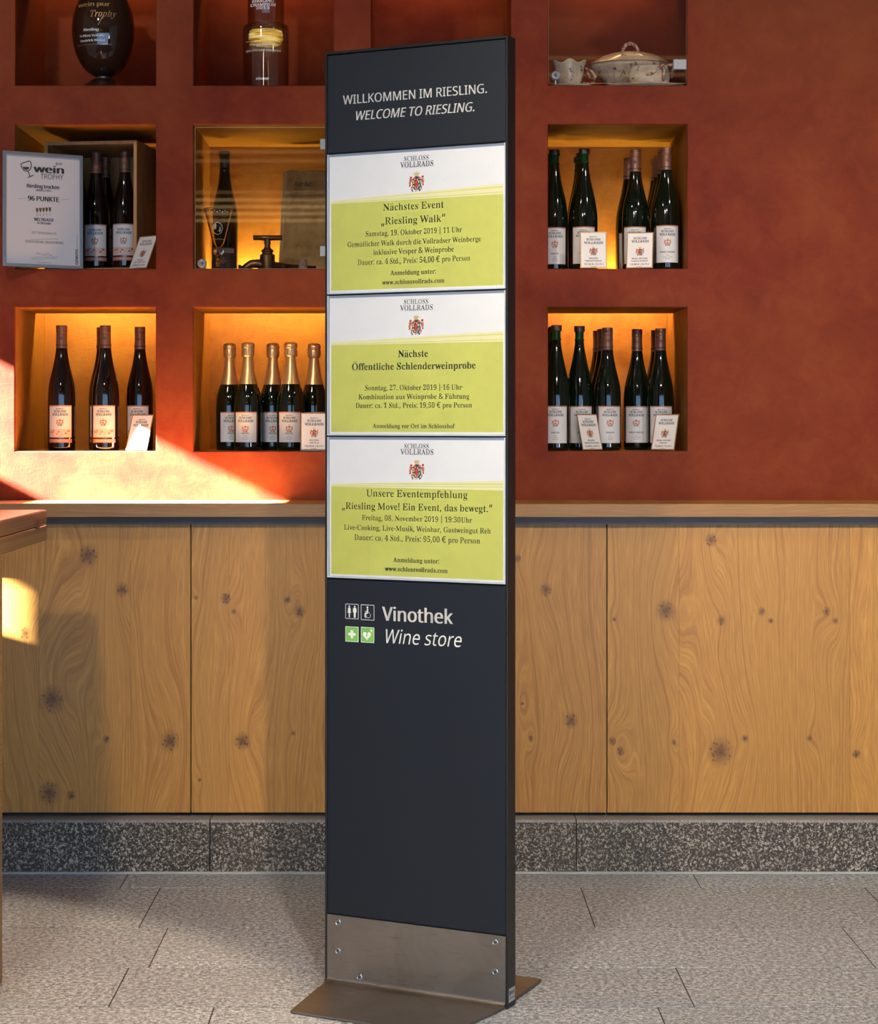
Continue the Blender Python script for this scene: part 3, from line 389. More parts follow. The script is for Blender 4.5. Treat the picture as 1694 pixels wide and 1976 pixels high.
def smooth_prof(pts, n=4):
    out = []
    for i in range(len(pts) - 1):
        p0 = pts[max(i - 1, 0)]; p1 = pts[i]; p2 = pts[i + 1]; p3 = pts[min(i + 2, len(pts) - 1)]
        for j in range(n):
            t = j / n
            out.append(tuple(0.5 * (2 * p1[k] + (p2[k] - p0[k]) * t + (2 * p0[k] - 5 * p1[k] + 4 * p2[k] - p3[k]) * t * t + (-p0[k] + 3 * p1[k] - 3 * p2[k] + p3[k]) * t ** 3) for k in (0, 1)))
    out.append(pts[-1]); return out
def thing(name, label, cat, loc=(0, 0, 0), rz=0.0, group=None, rx=0.0, ry=0.0):
    o = bpy.data.objects.new(name, None); COL.objects.link(o); o.empty_display_size = 0.05
    o.location = loc; o.rotation_euler = (rx, ry, rz); o['label'] = label; o['category'] = cat
    if group: o['group'] = group
    return o
def tag(o, label, cat, group=None):
    o['label'] = label; o['category'] = cat
    if group: o['group'] = group
    return o
def struct(o): o['kind'] = 'structure'; return o
def dup(root, loc, rz, label, group=None):
    r = root.copy(); COL.objects.link(r); r.location = loc; r.rotation_euler = (0, 0, rz); r['label'] = label
    if group: r['group'] = group
    for ch in list(root.children):
        c = ch.copy(); COL.objects.link(c); c.parent = r
        for g in list(ch.children):
            d = g.copy(); COL.objects.link(d); d.parent = c
    return r
# ================================================================== materials of the place
DW = 5.571            # distance of the plastered wall plane
DN = 0.45             # niche depth

def plaster(name, c1, c2, c3, rough=0.6, bs=0.12):
    n = NT(name); p = n.pos()
    a = n.noise(p, 3.2, 5, 0.6, 0.4); b = n.noise(p, 14, 4, 0.65, 0.6); c = n.noise(p, 1.3, 2)
    f = n.math('ADD', n.math('MULTIPLY', a, 0.6), n.math('MULTIPLY', b, 0.4))
    col = n.ramp(f, [(0.36, c1), (0.5, c2), (0.66, c3)])
    col = n.mix(n.remap(c, 0.45, 0.65, 0, 0.35), col, tuple(x * y for x, y in zip(c3, (1.0, 1.25, 0.9))))
    st = n.noise(n.vmath('MULTIPLY', p, (60, 60, 22)), 1.0, 4, 0.7, 1.5)
    fine = n.noise(p, 240, 3, 0.6); sc = n.noise(n.vmath('MULTIPLY', p, (9, 9, 34)), 1, 3, 0.6, 3.0)
    col = n.mix(n.remap(fine, 0.3, 0.75, 0.0, 0.22), col, c1)
    h = n.math('ADD', n.math('MULTIPLY', st, 0.5), n.math('ADD', n.math('MULTIPLY', fine, 0.25), n.math('MULTIPLY', sc, 0.8)))
    n.bump(h, bs, 0.004)
    n.b.inputs['Specular IOR Level'].default_value = 0.12
    return n.set(Base_Color=col, Roughness=rough)
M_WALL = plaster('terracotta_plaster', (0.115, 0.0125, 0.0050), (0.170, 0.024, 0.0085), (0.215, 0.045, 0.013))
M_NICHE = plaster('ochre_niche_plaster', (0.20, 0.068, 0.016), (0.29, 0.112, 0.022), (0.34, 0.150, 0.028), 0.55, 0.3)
M_DARKW = flat('dark_wood_lintel', (0.10, 0.06, 0.035), 0.8); M_PLAIN = flat('white_room_paint', (0.55, 0.50, 0.44), 0.9)

def knot_group():
    g = bpy.data.node_groups.new('knot', 'ShaderNodeTree'); I = g.interface
    for nm, t, io in (('Vector', 'NodeSocketVector', 'INPUT'), ('Center', 'NodeSocketVector', 'INPUT'), ('Radius', 'NodeSocketFloat', 'INPUT'), ('Warp', 'NodeSocketFloat', 'OUTPUT'), ('Mask', 'NodeSocketFloat', 'OUTPUT')):
        I.new_socket(name=nm, in_out=io, socket_type=t)
    N = g.nodes; L = g.links; gi = N.new('NodeGroupInput'); go = N.new('NodeGroupOutput')
    sub = N.new('ShaderNodeVectorMath'); sub.operation = 'SUBTRACT'; L.new(gi.outputs[0], sub.inputs[0]); L.new(gi.outputs[1], sub.inputs[1])
    def branch(sc, k):
        m = N.new('ShaderNodeVectorMath'); m.operation = 'MULTIPLY'; m.inputs[1].default_value = sc; L.new(sub.outputs[0], m.inputs[0])
        le = N.new('ShaderNodeVectorMath'); le.operation = 'LENGTH'; L.new(m.outputs[0], le.inputs[0])
        dv = N.new('ShaderNodeMath'); dv.operation = 'DIVIDE'; L.new(le.outputs[1], dv.inputs[0]); L.new(gi.outputs[2], dv.inputs[1])
        sq = N.new('ShaderNodeMath'); sq.operation = 'MULTIPLY'; L.new(dv.outputs[0], sq.inputs[0]); L.new(dv.outputs[0], sq.inputs[1])
        ng = N.new('ShaderNodeMath'); ng.operation = 'MULTIPLY'; L.new(sq.outputs[0], ng.inputs[0]); ng.inputs[1].default_value = -k
        ex = N.new('ShaderNodeMath'); ex.operation = 'EXPONENT'; L.new(ng.outputs[0], ex.inputs[0]); return ex
    e1 = branch((0.42, 0, 0.17), 1.0)
    wr = N.new('ShaderNodeMath'); wr.operation = 'MULTIPLY'; L.new(e1.outputs[0], wr.inputs[0]); L.new(gi.outputs[2], wr.inputs[1]); L.new(wr.outputs[0], go.inputs[0])
    e2 = branch((1.0, 0, 0.85), 1.6); L.new(e2.outputs[0], go.inputs[1]); return g
KG = knot_group()
def oak(name, knots, light, mid, dark, horizontal=False, rough=0.42):
    n = NT(name); p = n.pos()
    if horizontal: p = n.vmath('ADD', n.vmath('MULTIPLY', n.n('ShaderNodeCombineXYZ', i_X=n.n('ShaderNodeSeparateXYZ', i_0=p).outputs[2], i_Z=n.n('ShaderNodeSeparateXYZ', i_0=p).outputs[0]).outputs[0], (1, 1, 1)), (0, 0, 0))
    rnd = n.n('ShaderNodeObjectInfo').outputs['Random']
    off = n.n('ShaderNodeCombineXYZ', i_X=n.math('MULTIPLY', rnd, 7.0), i_Z=n.math('MULTIPLY', rnd, 3.0)).outputs[0]
    q = n.vmath('ADD', p, off); sx = n.n('ShaderNodeSeparateXYZ', i_0=q).outputs
    F = n.math('ADD', sx[0], n.math('MULTIPLY', n.noise(n.vmath('MULTIPLY', q, (5.0, 0, 0.9)), 1, 2, 0.5), 0.16))
    F = n.math('ADD', F, n.math('MULTIPLY', n.noise(n.vmath('MULTIPLY', q, (30, 0, 7)), 1, 2, 0.5), 0.004))
    K = None
    for (kx, kz, kr) in knots:
        g = n.n('ShaderNodeGroup', node_tree=KG); n.t.links.new(p, g.inputs[0]); g.inputs[1].default_value = (kx, 0, kz); g.inputs[2].default_value = kr
        F = n.math('ADD', F, n.math('MULTIPLY', g.outputs[0], 1.9 if (int(kx * 1000) % 2) else -1.9))
        K = g.outputs[1] if K is None else n.math('MAXIMUM', K, g.outputs[1])
    cv = n.n('ShaderNodeCombineXYZ', i_X=n.math('MULTIPLY', F, 150), i_Z=n.math('MULTIPLY', sx[2], 0.6)).outputs[0]
    rings = n.noise(cv, 1.0, 3, 0.6)
    cv2 = n.n('ShaderNodeCombineXYZ', i_X=n.math('MULTIPLY', F, 420), i_Z=n.math('MULTIPLY', sx[2], 14)).outputs[0]
    pores = n.noise(cv2, 1.0, 2, 0.6)
    tone = n.noise(n.vmath('MULTIPLY', q, (6, 0, 0.9)), 1, 2)
    col = n.ramp(rings, [(0.30, dark), (0.46, mid), (0.70, light)])
    col = n.mix(n.remap(pores, 0.38, 0.62, 0.55, 0.0), col, dark)
    col = n.mix(n.remap(tone, 0.35, 0.7, 0.0, 0.35), col, mid)
    v = n.math('ADD', n.math('MULTIPLY', rnd, 0.22), 0.88); hs = n.n('ShaderNodeHueSaturation', i_Value=v, i_Color=col); col = hs.outputs[0]
    if K is not None:
        kn = tuple(x * 0.30 for x in dark)
        dots = n.vor(n.vmath('MULTIPLY', p, (1, 0.0, 0.8)), 120); dm = n.remap(dots, 0.18, 0.46, 1, 0)
        col = n.mix(n.math('MULTIPLY', n.remap(K, 0.15, 0.8), 0.8), col, tuple(x * 0.65 for x in dark))
        col = n.mix(n.math('MULTIPLY', n.remap(K, 0.25, 0.5), n.math('MULTIPLY', dm, 0.9), True), col, kn)
        col = n.mix(n.math('MULTIPLY', n.remap(K, 0.80, 0.97), 0.6), col, kn)
    n.bump(n.math('ADD', n.math('MULTIPLY', rings, 0.3), pores), 0.25, 0.0006)
    return n.set(Base_Color=col, Roughness=rough)

def granite(name, dark, mid, light, sc=1.0, worm=False, bs=0.5, rough=0.55):
    n = NT(name); p = n.pos()
    rnd = n.n('ShaderNodeObjectInfo').outputs['Random']
    big = n.noise(p, 5, 3); fine = n.noise(p, 190 * sc, 3, 0.7, 0.6 if worm else 0.2); gr = n.noise(p, 420 * sc, 2, 0.6)
    f = n.math('ADD', n.math('MULTIPLY', fine, 0.75), n.math('MULTIPLY', gr, 0.35))
    lo, hi = (0.50, 0.64) if worm else (0.40, 0.66)
    col = n.ramp(f, [(lo, dark), ((lo + hi) / 2, mid), (hi, light)])
    col = n.mix(n.remap(big, 0.35, 0.7, 0, 0.35), col, mid)
    v = n.math('ADD', n.math('MULTIPLY', rnd, 0.16), 0.92); col = n.n('ShaderNodeHueSaturation', i_Value=v, i_Color=col).outputs[0]
    if not worm:
        pit = n.vor(p, 170); col = n.mix(n.math('MULTIPLY', n.remap(pit, 0.10, 0.30, 1, 0), n.remap(n.noise(p, 60, 2), 0.50, 0.62)), col, tuple(x * 0.35 for x in dark))
    n.bump(f, bs, 0.004 if worm else 0.002)
    return n.set(Base_Color=col, Roughness=rough)
M_TILE = granite('bush_hammered_granite_floor', (0.080, 0.085, 0.092), (0.35, 0.37, 0.395), (0.84, 0.87, 0.91), 0.48, rough=0.5)
M_PLINTH = granite('rough_dark_granite', (0.022, 0.018, 0.014), (0.085, 0.067, 0.050), (0.62, 0.55, 0.45), 0.75, True, 0.9, 0.45)
M_PLTOP = granite('sawn_granite_top', (0.10, 0.10, 0.10), (0.28, 0.28, 0.28), (0.50, 0.50, 0.50), 1.2)
M_GROUT = flat('grey_grout', (0.055, 0.050, 0.043), 0.9)
M_SEAL = flat('pale_sealant', (0.55, 0.55, 0.52), 0.5)
M_BLACK = flat('shadow_gap_black', (0.006, 0.005, 0.005), 0.7)

# ================================================================== plastered wall with sixteen niches
NX = [(27, 303), (371, 646), (714, 988), (1055, 1328)]
NX = [(wx(a, DW), wx(b, DW)) for a, b in NX]
NZ = [(wz(521, DW), wz(238, DW)), (wz(873, DW), wz(591, DW)), (wz(167, DW), wz(-116, DW))]     # rows: middle, bottom, top
ZM, ZB, ZT = NZ
def build_wall():
    b = MB(); X0, X1, Z0, Z1 = -2.6, 3.0, 0.15, 3.2; e = 0.0035
    xs = sorted({X0, X1, *[v for p in NX for v in p]}); zs = sorted({Z0, Z1, *[v for p in NZ for v in p]})
    hole = lambda x, z: any(a < x < c for a, c in NX) and any(a < z < c for a, c in NZ)
    for i in range(len(xs) - 1):
        for j in range(len(zs) - 1):
            x0, x1, z0, z1 = xs[i], xs[i + 1], zs[j], zs[j + 1]
            if not hole((x0 + x1) / 2, (z0 + z1) / 2): b.add([(x0, DW, z0), (x1, DW, z0), (x1, DW, z1), (x0, DW, z1)], [(0, 1, 2, 3)], M_WALL)
    for (x0, x1) in NX:
        for (z0, z1) in NZ:
            # rounded arris then reveals
            N = 4; ring = []
            for k in range(N + 1):
                t = math.pi / 2 * k / N; o = e * 2 * (1 - math.cos(t)) * 0 ; q = e * (1 - math.sin(t)); dy = e * (1 - math.cos(t))
                # k=0 on the wall face (offset e outside the hole), k=N on the reveal
                ring.append((q, dy))
            def rect(q, y): return [(x0 + e - q * 1.0 - 0 * y, DW + y, z0 + e - q), (x1 - e + q, DW + y, z0 + e - q), (x1 - e + q, DW + y, z1 - e + q), (x0 + e - q, DW + y, z1 - e + q)]
            R_ = [rect(e, 0)] + [rect(e * (1 - math.sin(math.pi / 2 * k / N)), e * (1 - math.cos(math.pi / 2 * k / N))) for k in range(1, N + 1)]
            for A, B in zip(R_, R_[1:]):
                for k in range(4): b.add([A[k], A[(k + 1) % 4], B[(k + 1) % 4], B[k]], [(0, 1, 2, 3)], M_WALL)
            X0_, X1_, Z0_, Z1_ = x0 + e, x1 - e, z0 + e, z1 - e; ya, yb = DW + e, DW + DN
            floor_end = yb - 0.068 if (z0, z1) == ZM else yb
            ceil_end = DW + 0.30 if (z0, z1) in (ZB, ZT) else yb
            zlo = Z0_ - (0.018 if (z0, z1) == ZM else 0); zhi = Z1_
            if (z0, z1) == ZB: zhi_w = ZM[0] - 0.016     # the light slot runs up into the middle row
            elif (z0, z1) == ZT: zhi_w = Z1_ + 0.09
            else: zhi_w = Z1_
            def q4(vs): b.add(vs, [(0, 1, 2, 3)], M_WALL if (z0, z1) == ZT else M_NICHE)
            if (z0, z1) == ZM:      # the trough that holds the upward strip
                q4([(X0_, floor_end, Z0_), (X1_, floor_end, Z0_), (X1_, floor_end, zlo), (X0_, floor_end, zlo)])
                q4([(X0_, floor_end, zlo), (X1_, floor_end, zlo), (X1_, yb, zlo), (X0_, yb, zlo)])
                for X in (X0_, X1_): q4([(X, floor_end, zlo), (X, yb, zlo), (X, yb, Z0_), (X, floor_end, Z0_)])
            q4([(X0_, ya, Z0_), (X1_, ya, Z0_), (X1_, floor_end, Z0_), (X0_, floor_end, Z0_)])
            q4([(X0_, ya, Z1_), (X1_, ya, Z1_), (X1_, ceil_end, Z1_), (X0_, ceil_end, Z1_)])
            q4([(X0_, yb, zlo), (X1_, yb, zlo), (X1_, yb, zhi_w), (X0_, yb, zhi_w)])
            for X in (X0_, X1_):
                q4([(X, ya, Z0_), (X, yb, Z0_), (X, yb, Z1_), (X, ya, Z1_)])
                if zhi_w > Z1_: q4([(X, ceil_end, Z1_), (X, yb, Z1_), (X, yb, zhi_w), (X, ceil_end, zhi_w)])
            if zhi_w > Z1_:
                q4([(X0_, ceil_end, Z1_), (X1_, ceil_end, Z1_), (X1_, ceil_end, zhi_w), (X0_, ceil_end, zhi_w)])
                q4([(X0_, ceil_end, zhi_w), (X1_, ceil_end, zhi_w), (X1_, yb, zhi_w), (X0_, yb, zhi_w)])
    return struct(b.build('wall_back'))
build_wall()
M_LED = glow('warm_led', (1.0, 0.79, 0.31), 105.0); M_LED2 = glow('yellow_led', (1.0, 0.90, 0.26), 170.0)
M_LEDW = glow('warm_led_dim', (1.0, 0.60, 0.22), 26.0)
names = ['first column', 'second column', 'third column', 'fourth column']
for ci, (x0, x1) in enumerate(NX):
    b = MB().box(x0 + 0.012, x1 - 0.012, DW + 0.322, DW + 0.332, ZB[1] + 0.062, ZB[1] + 0.072, M_LED)
    tag(b.build('light_strip'), 'warm light strip in the slot above the bottom niche, ' + names[ci], 'light', 'niche light strips')
    b = MB().box(x0 + 0.012, x1 - 0.012, DW + 0.386, DW + 0.398, ZM[0] - 0.011, ZM[0] - 0.003, M_LED2)
    tag(b.build('light_strip'), 'yellowish light strip in the floor trough of the middle niche, ' + names[ci], 'light', 'niche light strips')
    b = MB().box(x0 + 0.03, x1 - 0.03, DW + 0.34, DW + 0.352, ZT[1] + 0.05, ZT[1] + 0.06, M_LEDW)
    tag(b.build('light_strip'), 'dim light strip above the top niche, ' + names[ci], 'light', 'niche light strips')

# ================================================================== floor of granite slabs
fl = MB().box(-2.6, 3.0, -1.0, 5.62, -0.03, -0.0012, M_GROUT); floor = struct(fl.build('floor'))
rows = [(5.171, 5.328), (4.762, 5.171), (4.412, 4.762), (4.114, 4.412), (3.80, 4.114), (3.42, 3.80), (3.05, 3.42), (2.6, 3.05)]
joints = [[-1.9, -0.75, 0.737, 1.9], [-1.75, -0.646, 0.429, 1.155, 2.2], [-2.0, -0.577, 1.01, 2.1], [-1.9, -0.62, 0.573, 1.7], [-1.6, -0.405, 0.498, 1.6], [-1.8, -0.7, 0.3, 1.4], [-1.5, -0.3, 0.9, 2.0], [-1.7, -0.6, 0.6, 1.8]]
for (y0, y1), js in zip(rows, joints):
    for x0, x1 in zip([-2.6] + js, js + [3.0]):
        h = random.uniform(-0.0003, 0.0003)
        MB().box(x0 + 0.0015, x1 - 0.0015, y0 + 0.0025, y1 - 0.0025, -0.02, h, M_TILE, 0.0003).build('tile', floor)
# stone plinth
pl = struct(MB().box(-2.6, 3.0, 5.345, 5.62, 0.0, 0.135, M_GROUT).build('trim_1'))
pj = [-2.6, -1.55, wx(405, 5.328), wx(1112, 5.328), 1.40, 3.0]
for x0, x1 in zip(pj, pj[1:]):
    b = MB(); c = 0.006; y0, y1 = 5.328, 5.60; zt = 0.1408
    x0 += 0.0012; x1 -= 0.0012
    n = 40; 
    b.add([(x0, y0, 0.004), (x1, y0, 0.004), (x1, y0, zt - c), (x0, y0, zt - c)], [(0, 1, 2, 3)], M_PLINTH)
    b.add([(x0, y0, zt - c), (x1, y0, zt - c), (x1, y0 + c, zt), (x0, y0 + c, zt)], [(0, 1, 2, 3)], M_PLTOP)
    b.add([(x0, y0 + c, zt), (x1, y0 + c, zt), (x1, y1, zt), (x0, y1, zt)], [(0, 1, 2, 3)], M_PLTOP)
    for X in (x0, x1): b.add([(X, y0, 0.004), (X, y1, 0.004), (X, y1, zt), (X, y0 + c, zt), (X, y0, zt - c)], [(0, 1, 2, 3, 4)], M_PLINTH)
    b.build('stone', pl)
struct(MB().box(-2.6, 3.0, 5.318, 5.330, 0.0, 0.006, M_SEAL, 0.002).build('trim_2'))

# ================================================================== oak cabinets and ledge
DD = 5.38
def kn(px, py, r): return (wx(px, DD), wz(py, DD), r * DD / FPX)
LO, MI, DK = (0.68, 0.35, 0.070), (0.56, 0.26, 0.044), (0.32, 0.128, 0.019)
KA = [(170, 1072, 22), (235, 1138, 14), (48, 1222, 13), (100, 1350, 27), (205, 1427, 8), (328, 1430, 21), (95, 1530, 23), (137, 1535, 9)]
KB = [(378, 1153, 5), (436, 1155, 11), (451, 1180, 6), (555, 1158, 8), (578, 1180, 13), (468, 1430, 17), (566, 1415, 5), (385, 1505, 4)]
KC = [(1053, 1138, 13), (1025, 1425, 6), (1102, 1390, 15), (998, 1078, 9), (1008, 1357, 4)]
KD = [(1185, 1195, 5), (1285, 1178, 20), (1372, 1042, 13), (1392, 1197, 10), (1470, 1180, 9), (1487, 1198, 6), (1595, 1180, 9), (1612, 1198, 7), (1181, 1430, 9), (1197, 1450, 9), (1300, 1432, 6), (1390, 1450, 28), (1437, 1425, 8), (1562, 1425, 7), (1652, 1455, 9)]
doors = [('A', KA, [-33, 75, 252, 367.3], 'wooden wall cabinet at the far left, behind the table corner'),
         ('B', KB, [369.3, 442, 640, 769], 'wooden wall cabinet partly hidden by the left edge of the sign'),
         ('C', KC, [771, 960, 1170], 'narrow visible wooden cabinet just right of the sign'),
         ('D', KD, [1172, 1310, 1640, 1900], 'broad light oak wall cabinet at the far right')]
zt, zb = wz(1010, DD), wz(1568, DD)
for key, ks, edges, lab in doors:
    M = oak('knotty_oak_' + key.lower(), [kn(*k) for k in ks], LO, MI, DK)
    x0, x1 = wx(edges[0], DD), wx(edges[-1], DD)
    root = thing('wall_cabinet', lab, 'cabinet', ((x0 + x1) / 2, DD, 0.1408)); P = Vector(root.location)
    L = lambda b: [setattr(b, 'v', [(a - P.x, c - P.y, d - P.z) for a, c, d in b.v]), b][1]
    L(MB().box(x0 + 0.0005, x1 - 0.0005, DD + 0.030, DW + 0.02, 0.1414, 0.9385, M_BLACK)).build('carcass', root)
    door = L(MB().box(x0, x1, DD + 0.012, DD + 0.028, zb, zt, flat('oak_edge', MI, 0.5))).build('door', root)
    for a, c in zip(edges, edges[1:]):
        L(MB().box(wx(a, DD) + 0.0001, wx(c, DD) - 0.0001, DD, DD + 0.0115, zb, zt, M, 0.0003)).build('board', door)
M_LEDGE = oak('ledge_oak', [], (0.48, 0.25, 0.070), (0.38, 0.18, 0.044), (0.22, 0.095, 0.022), True)
M_UNDER = oak('ledge_shade_oak', [], (0.06, 0.035, 0.016), (0.045, 0.025, 0.011), (0.025, 0.013, 0.006), True)  # ledge oak darkened, shade below the overhang put into the colour
lg = thing('wooden_ledge', 'long oak ledge running along the red wall above the cabinet doors', 'ledge', (0.2, 5.323, 0.94))
MB().box(-2.75, 2.75, 0.0, DW - 5.323 - 0.001, 0.0, 0.0357, M_LEDGE, 0.0015).build('board', lg)
MB().box(-2.75, 2.75, 0.035, 0.060, -0.020, -0.0005, M_UNDER).build('shade_strip', lg)  # dark strip that carries the shade of the recess in its colour

# ================================================================== rest of the room (out of frame, shapes the light)
struct(MB().box(-2.6, 3.0, -1.0, 6.1, 3.2, 3.3, M_DARKW).build('ceiling'))
struct(MB().box(-2.6, 3.0, -1.1, -1.0, 2.02, 3.2, M_DARKW).build('wall_front'))
struct(MB().box(3.0, 3.1, -1.0, 6.1, 0.0, 3.2, M_PLAIN).build('wall_right'))
# left wall: openings are where the sun comes in
XL = -2.6
def back(X, Z, Y):      # point lit by the sun -> where its ray crosses the left wall
    t = (X - XL) / SUN.x; return (Y - SUN.y * t, Z - SUN.z * t)
sl = -SUN.z / SUN.x
zTop = back(wx(0, DW), wz(690, DW), DW)[1]; zLow = back(wx(0, DW), wz(921, DW), DW)[1]
yE = lambda zw: 5.323 - (zw - 0.9757 - 0.10) * SUN.y / -SUN.z        # rays that just clear the front edge of the ledge
win1 = [(5.50, zTop), (yE(zTop), zTop), (yE(zLow), zLow), (5.50, zLow)]
xr = wx(73, DD)
xq = xr - 0.05
win2 = [back(-1.75, 0.78, DD), back(xq, 0.78, DD), back(xq, wz(1222, DD), DD), back(-1.75, wz(1222, DD) + 0.24 * (xr + 1.75), DD)]
def left_wall():
    outer = [(-1.0, 0.0), (6.1, 0.0), (6.1, 3.2), (-1.0, 3.2)]
    b = MB(); loops = [outer, win1, win2]
    T = tessellate_polygon([[(a, c, 0) for a, c in lp] for lp in loops]); V = [p for lp in loops for p in lp]
    b.add([(XL, a, c) for a, c in V], T, M_PLAIN); b.add([(XL - 0.03, a, c) for a, c in V], T, M_PLAIN)
    for lp in loops:
        for (a, c), (d, e) in zip(lp, lp[1:] + lp[:1]): b.add([(XL, a, c), (XL, d, e), (XL - 0.03, d, e), (XL - 0.03, a, c)], [(0, 1, 2, 3)], M_PLAIN)
    return struct(b.build('wall_left'))
left_wall()
# glowing slats added out of view, only to mirror as stripes in the showcase panes
M_SLAT = glow('slat_glow', (1.0, 0.62, 0.24), 1.9); M_SLATD = glow('slat_glow_dim', (1.0, 0.60, 0.24), 0.8)
for lab_, Y_, items in [('row of glowing slats added behind the camera for the pane reflections', -0.8, [(HC + (z - HC) * 0.905, -2.3, -0.3, m) for z, m in ((2.50, M_SLAT), (2.545, M_SLAT), (2.59, M_SLAT), (2.635, M_SLAT), (2.685, M_SLATD), (2.89, M_SLATD), (2.95, M_SLATD))]),
                        ('pair of glowing slats added above the camera for the pane reflections', 0.3, [(3.05, 0.55, 1.9, M_SLATD), (3.14, 0.55, 1.9, M_SLATD)])]:
    lr = thing('reflection_slats', lab_, 'reflected slats', (items[0][1], Y_, items[0][0]))
    for z, x0, x1, m in items: MB().box(0, x1 - x0, 0, 0.01, z - items[0][0], z - items[0][0] + 0.018, m).build('slat', lr)
# ================================================================== the welcome sign
M_FRAME = flat('anthracite_powder_coat', (0.012, 0.012, 0.014), 0.38, 0.2)
def panel_mat():
    n = NT('anthracite_panel'); f = n.noise(n.objc(), 900, 2)
    col = n.ramp(f, [(0.3, (0.009, 0.012, 0.018)), (0.7, (0.013, 0.017, 0.024))]); n.bump(f, 0.08, 0.0003)
    n.b.inputs['Specular IOR Level'].default_value = 0.3; return n.set(Base_Color=col, Roughness=0.45)
M_PANEL = panel_mat()
M_CREAM = flat('cream_vinyl_lettering', (0.86, 0.82, 0.74), 0.6)
def steel_mat():
    n = NT('brushed_steel'); p = n.objc()
    br = n.noise(n.vmath('MULTIPLY', p, (14, 700, 700)), 1, 3, 0.6); sm = n.noise(p, 9, 3, 0.6, 0.5)
    col = n.mix(n.remap(sm, 0.35, 0.7), (0.50, 0.44, 0.37), (0.40, 0.34, 0.28))
    n.bump(br, 0.12, 0.0004)
    return n.set(Base_Color=col, Metallic=0.95, Roughness=n.remap(br, 0.3, 0.7, 0.26, 0.40), Anisotropic=0.4)
M_STEEL = steel_mat()
SX, SY, SA, SW, ST = -0.1869, 4.287, R(27.05), 0.4244, 0.040
sc_, ss_ = math.cos(SA), math.sin(SA)
def sg(px, py):        # photo pixel -> (along, height) on the face of the sign
    a = (px - CX) / FPX; b = -(py - CY) / FPX
    u = (SY * a - SX) / (sc_ + ss_ * a); return u, HC + b * (SY - u * ss_)
sign = thing('welcome_sign', 'tall free-standing dark grey sign with three poster holders and a steel foot', 'sign', (SX, SY, 0), -SA)
W = SW
b = MB(); b.box(0, 0.0042, 0, ST, 0.0, 1.9745, M_FRAME, 0.0006); b.box(W - 0.0042, W, 0, ST, 0.0, 1.9745, M_FRAME, 0.0008)
b.box(0.0042, W - 0.0042, 0, ST, 1.9690, 1.9745, M_FRAME, 0.0006); b.build('frame', sign)
MB().box(0.0045, W - 0.0045, 0.008, ST - 0.002, 0.004, 1.968, M_BLACK).build('core', sign)
hp = MB().box(0.0052, W - 0.0052, 0.0012, 0.0075, 1.7600, 1.9672, M_PANEL, 0.0012).build('header_panel', sign)
lp = MB().box(0.0052, W - 0.0052, 0.0012, 0.0075, 0.1500, 0.8575, M_PANEL, 0.0008).build('lower_panel', sign)
fs_ = lambda y: (lambda a, b: (a, y, b))
def put(b, txt, x0, x1, ym, cap, o, m, y, **kw):       # text given by its pixel span and mid baseline
    xm = (x0 + x1) / 2; ua, _ = sg(x0, ym); ub, _ = sg(x1, ym); um, h = sg(xm, ym); _, h2 = sg(xm, ym - cap)
    b.text(txt, ua - o[0], ub - o[0], h - o[1], h2 - h, m, fs_(y), **kw)
z1 = lambda x, y: (600 + x / 4.033, 50 + y / 4.033)
b = MB()
put(b, 'WILLKOMMEN IM RIESLING.', z1(248, 0)[0], z1(1367, 0)[0], z1(0, 566)[1], 17.6, (0, 0), M_CREAM, 0.0009, fam='s', bold=0.018); b.build('lettering', hp); b = MB()
put(b, 'WELCOME TO RIESLING.', z1(338, 0)[0], z1(1268, 0)[0], z1(0, 699)[1], 17.6, (0, 0), M_CREAM, 0.0009, fam='s', shear=0.20, bold=0.022)
b.build('lettering', hp)
z2 = lambda x, y: (610 + x / 4.235, 1130 + y / 4.235)
b = MB()
put(b, 'Vinothek', z2(540, 0)[0], z2(1113, 0)[0], z2(0, 300)[1], 27, (0, 0), M_CREAM, 0.0009, fam='s', bold=0.035); b.build('lettering', lp); b = MB()
put(b, 'Wine store', z2(548, 0)[0], z2(1178, 0)[0], z2(0, 486)[1], 27, (0, 0), M_CREAM, 0.0009, fam='s', shear=0.2)
b.build('lettering', lp)
M_GREENI = flat('rescue_green', (0.22, 0.52, 0.10), 0.5)
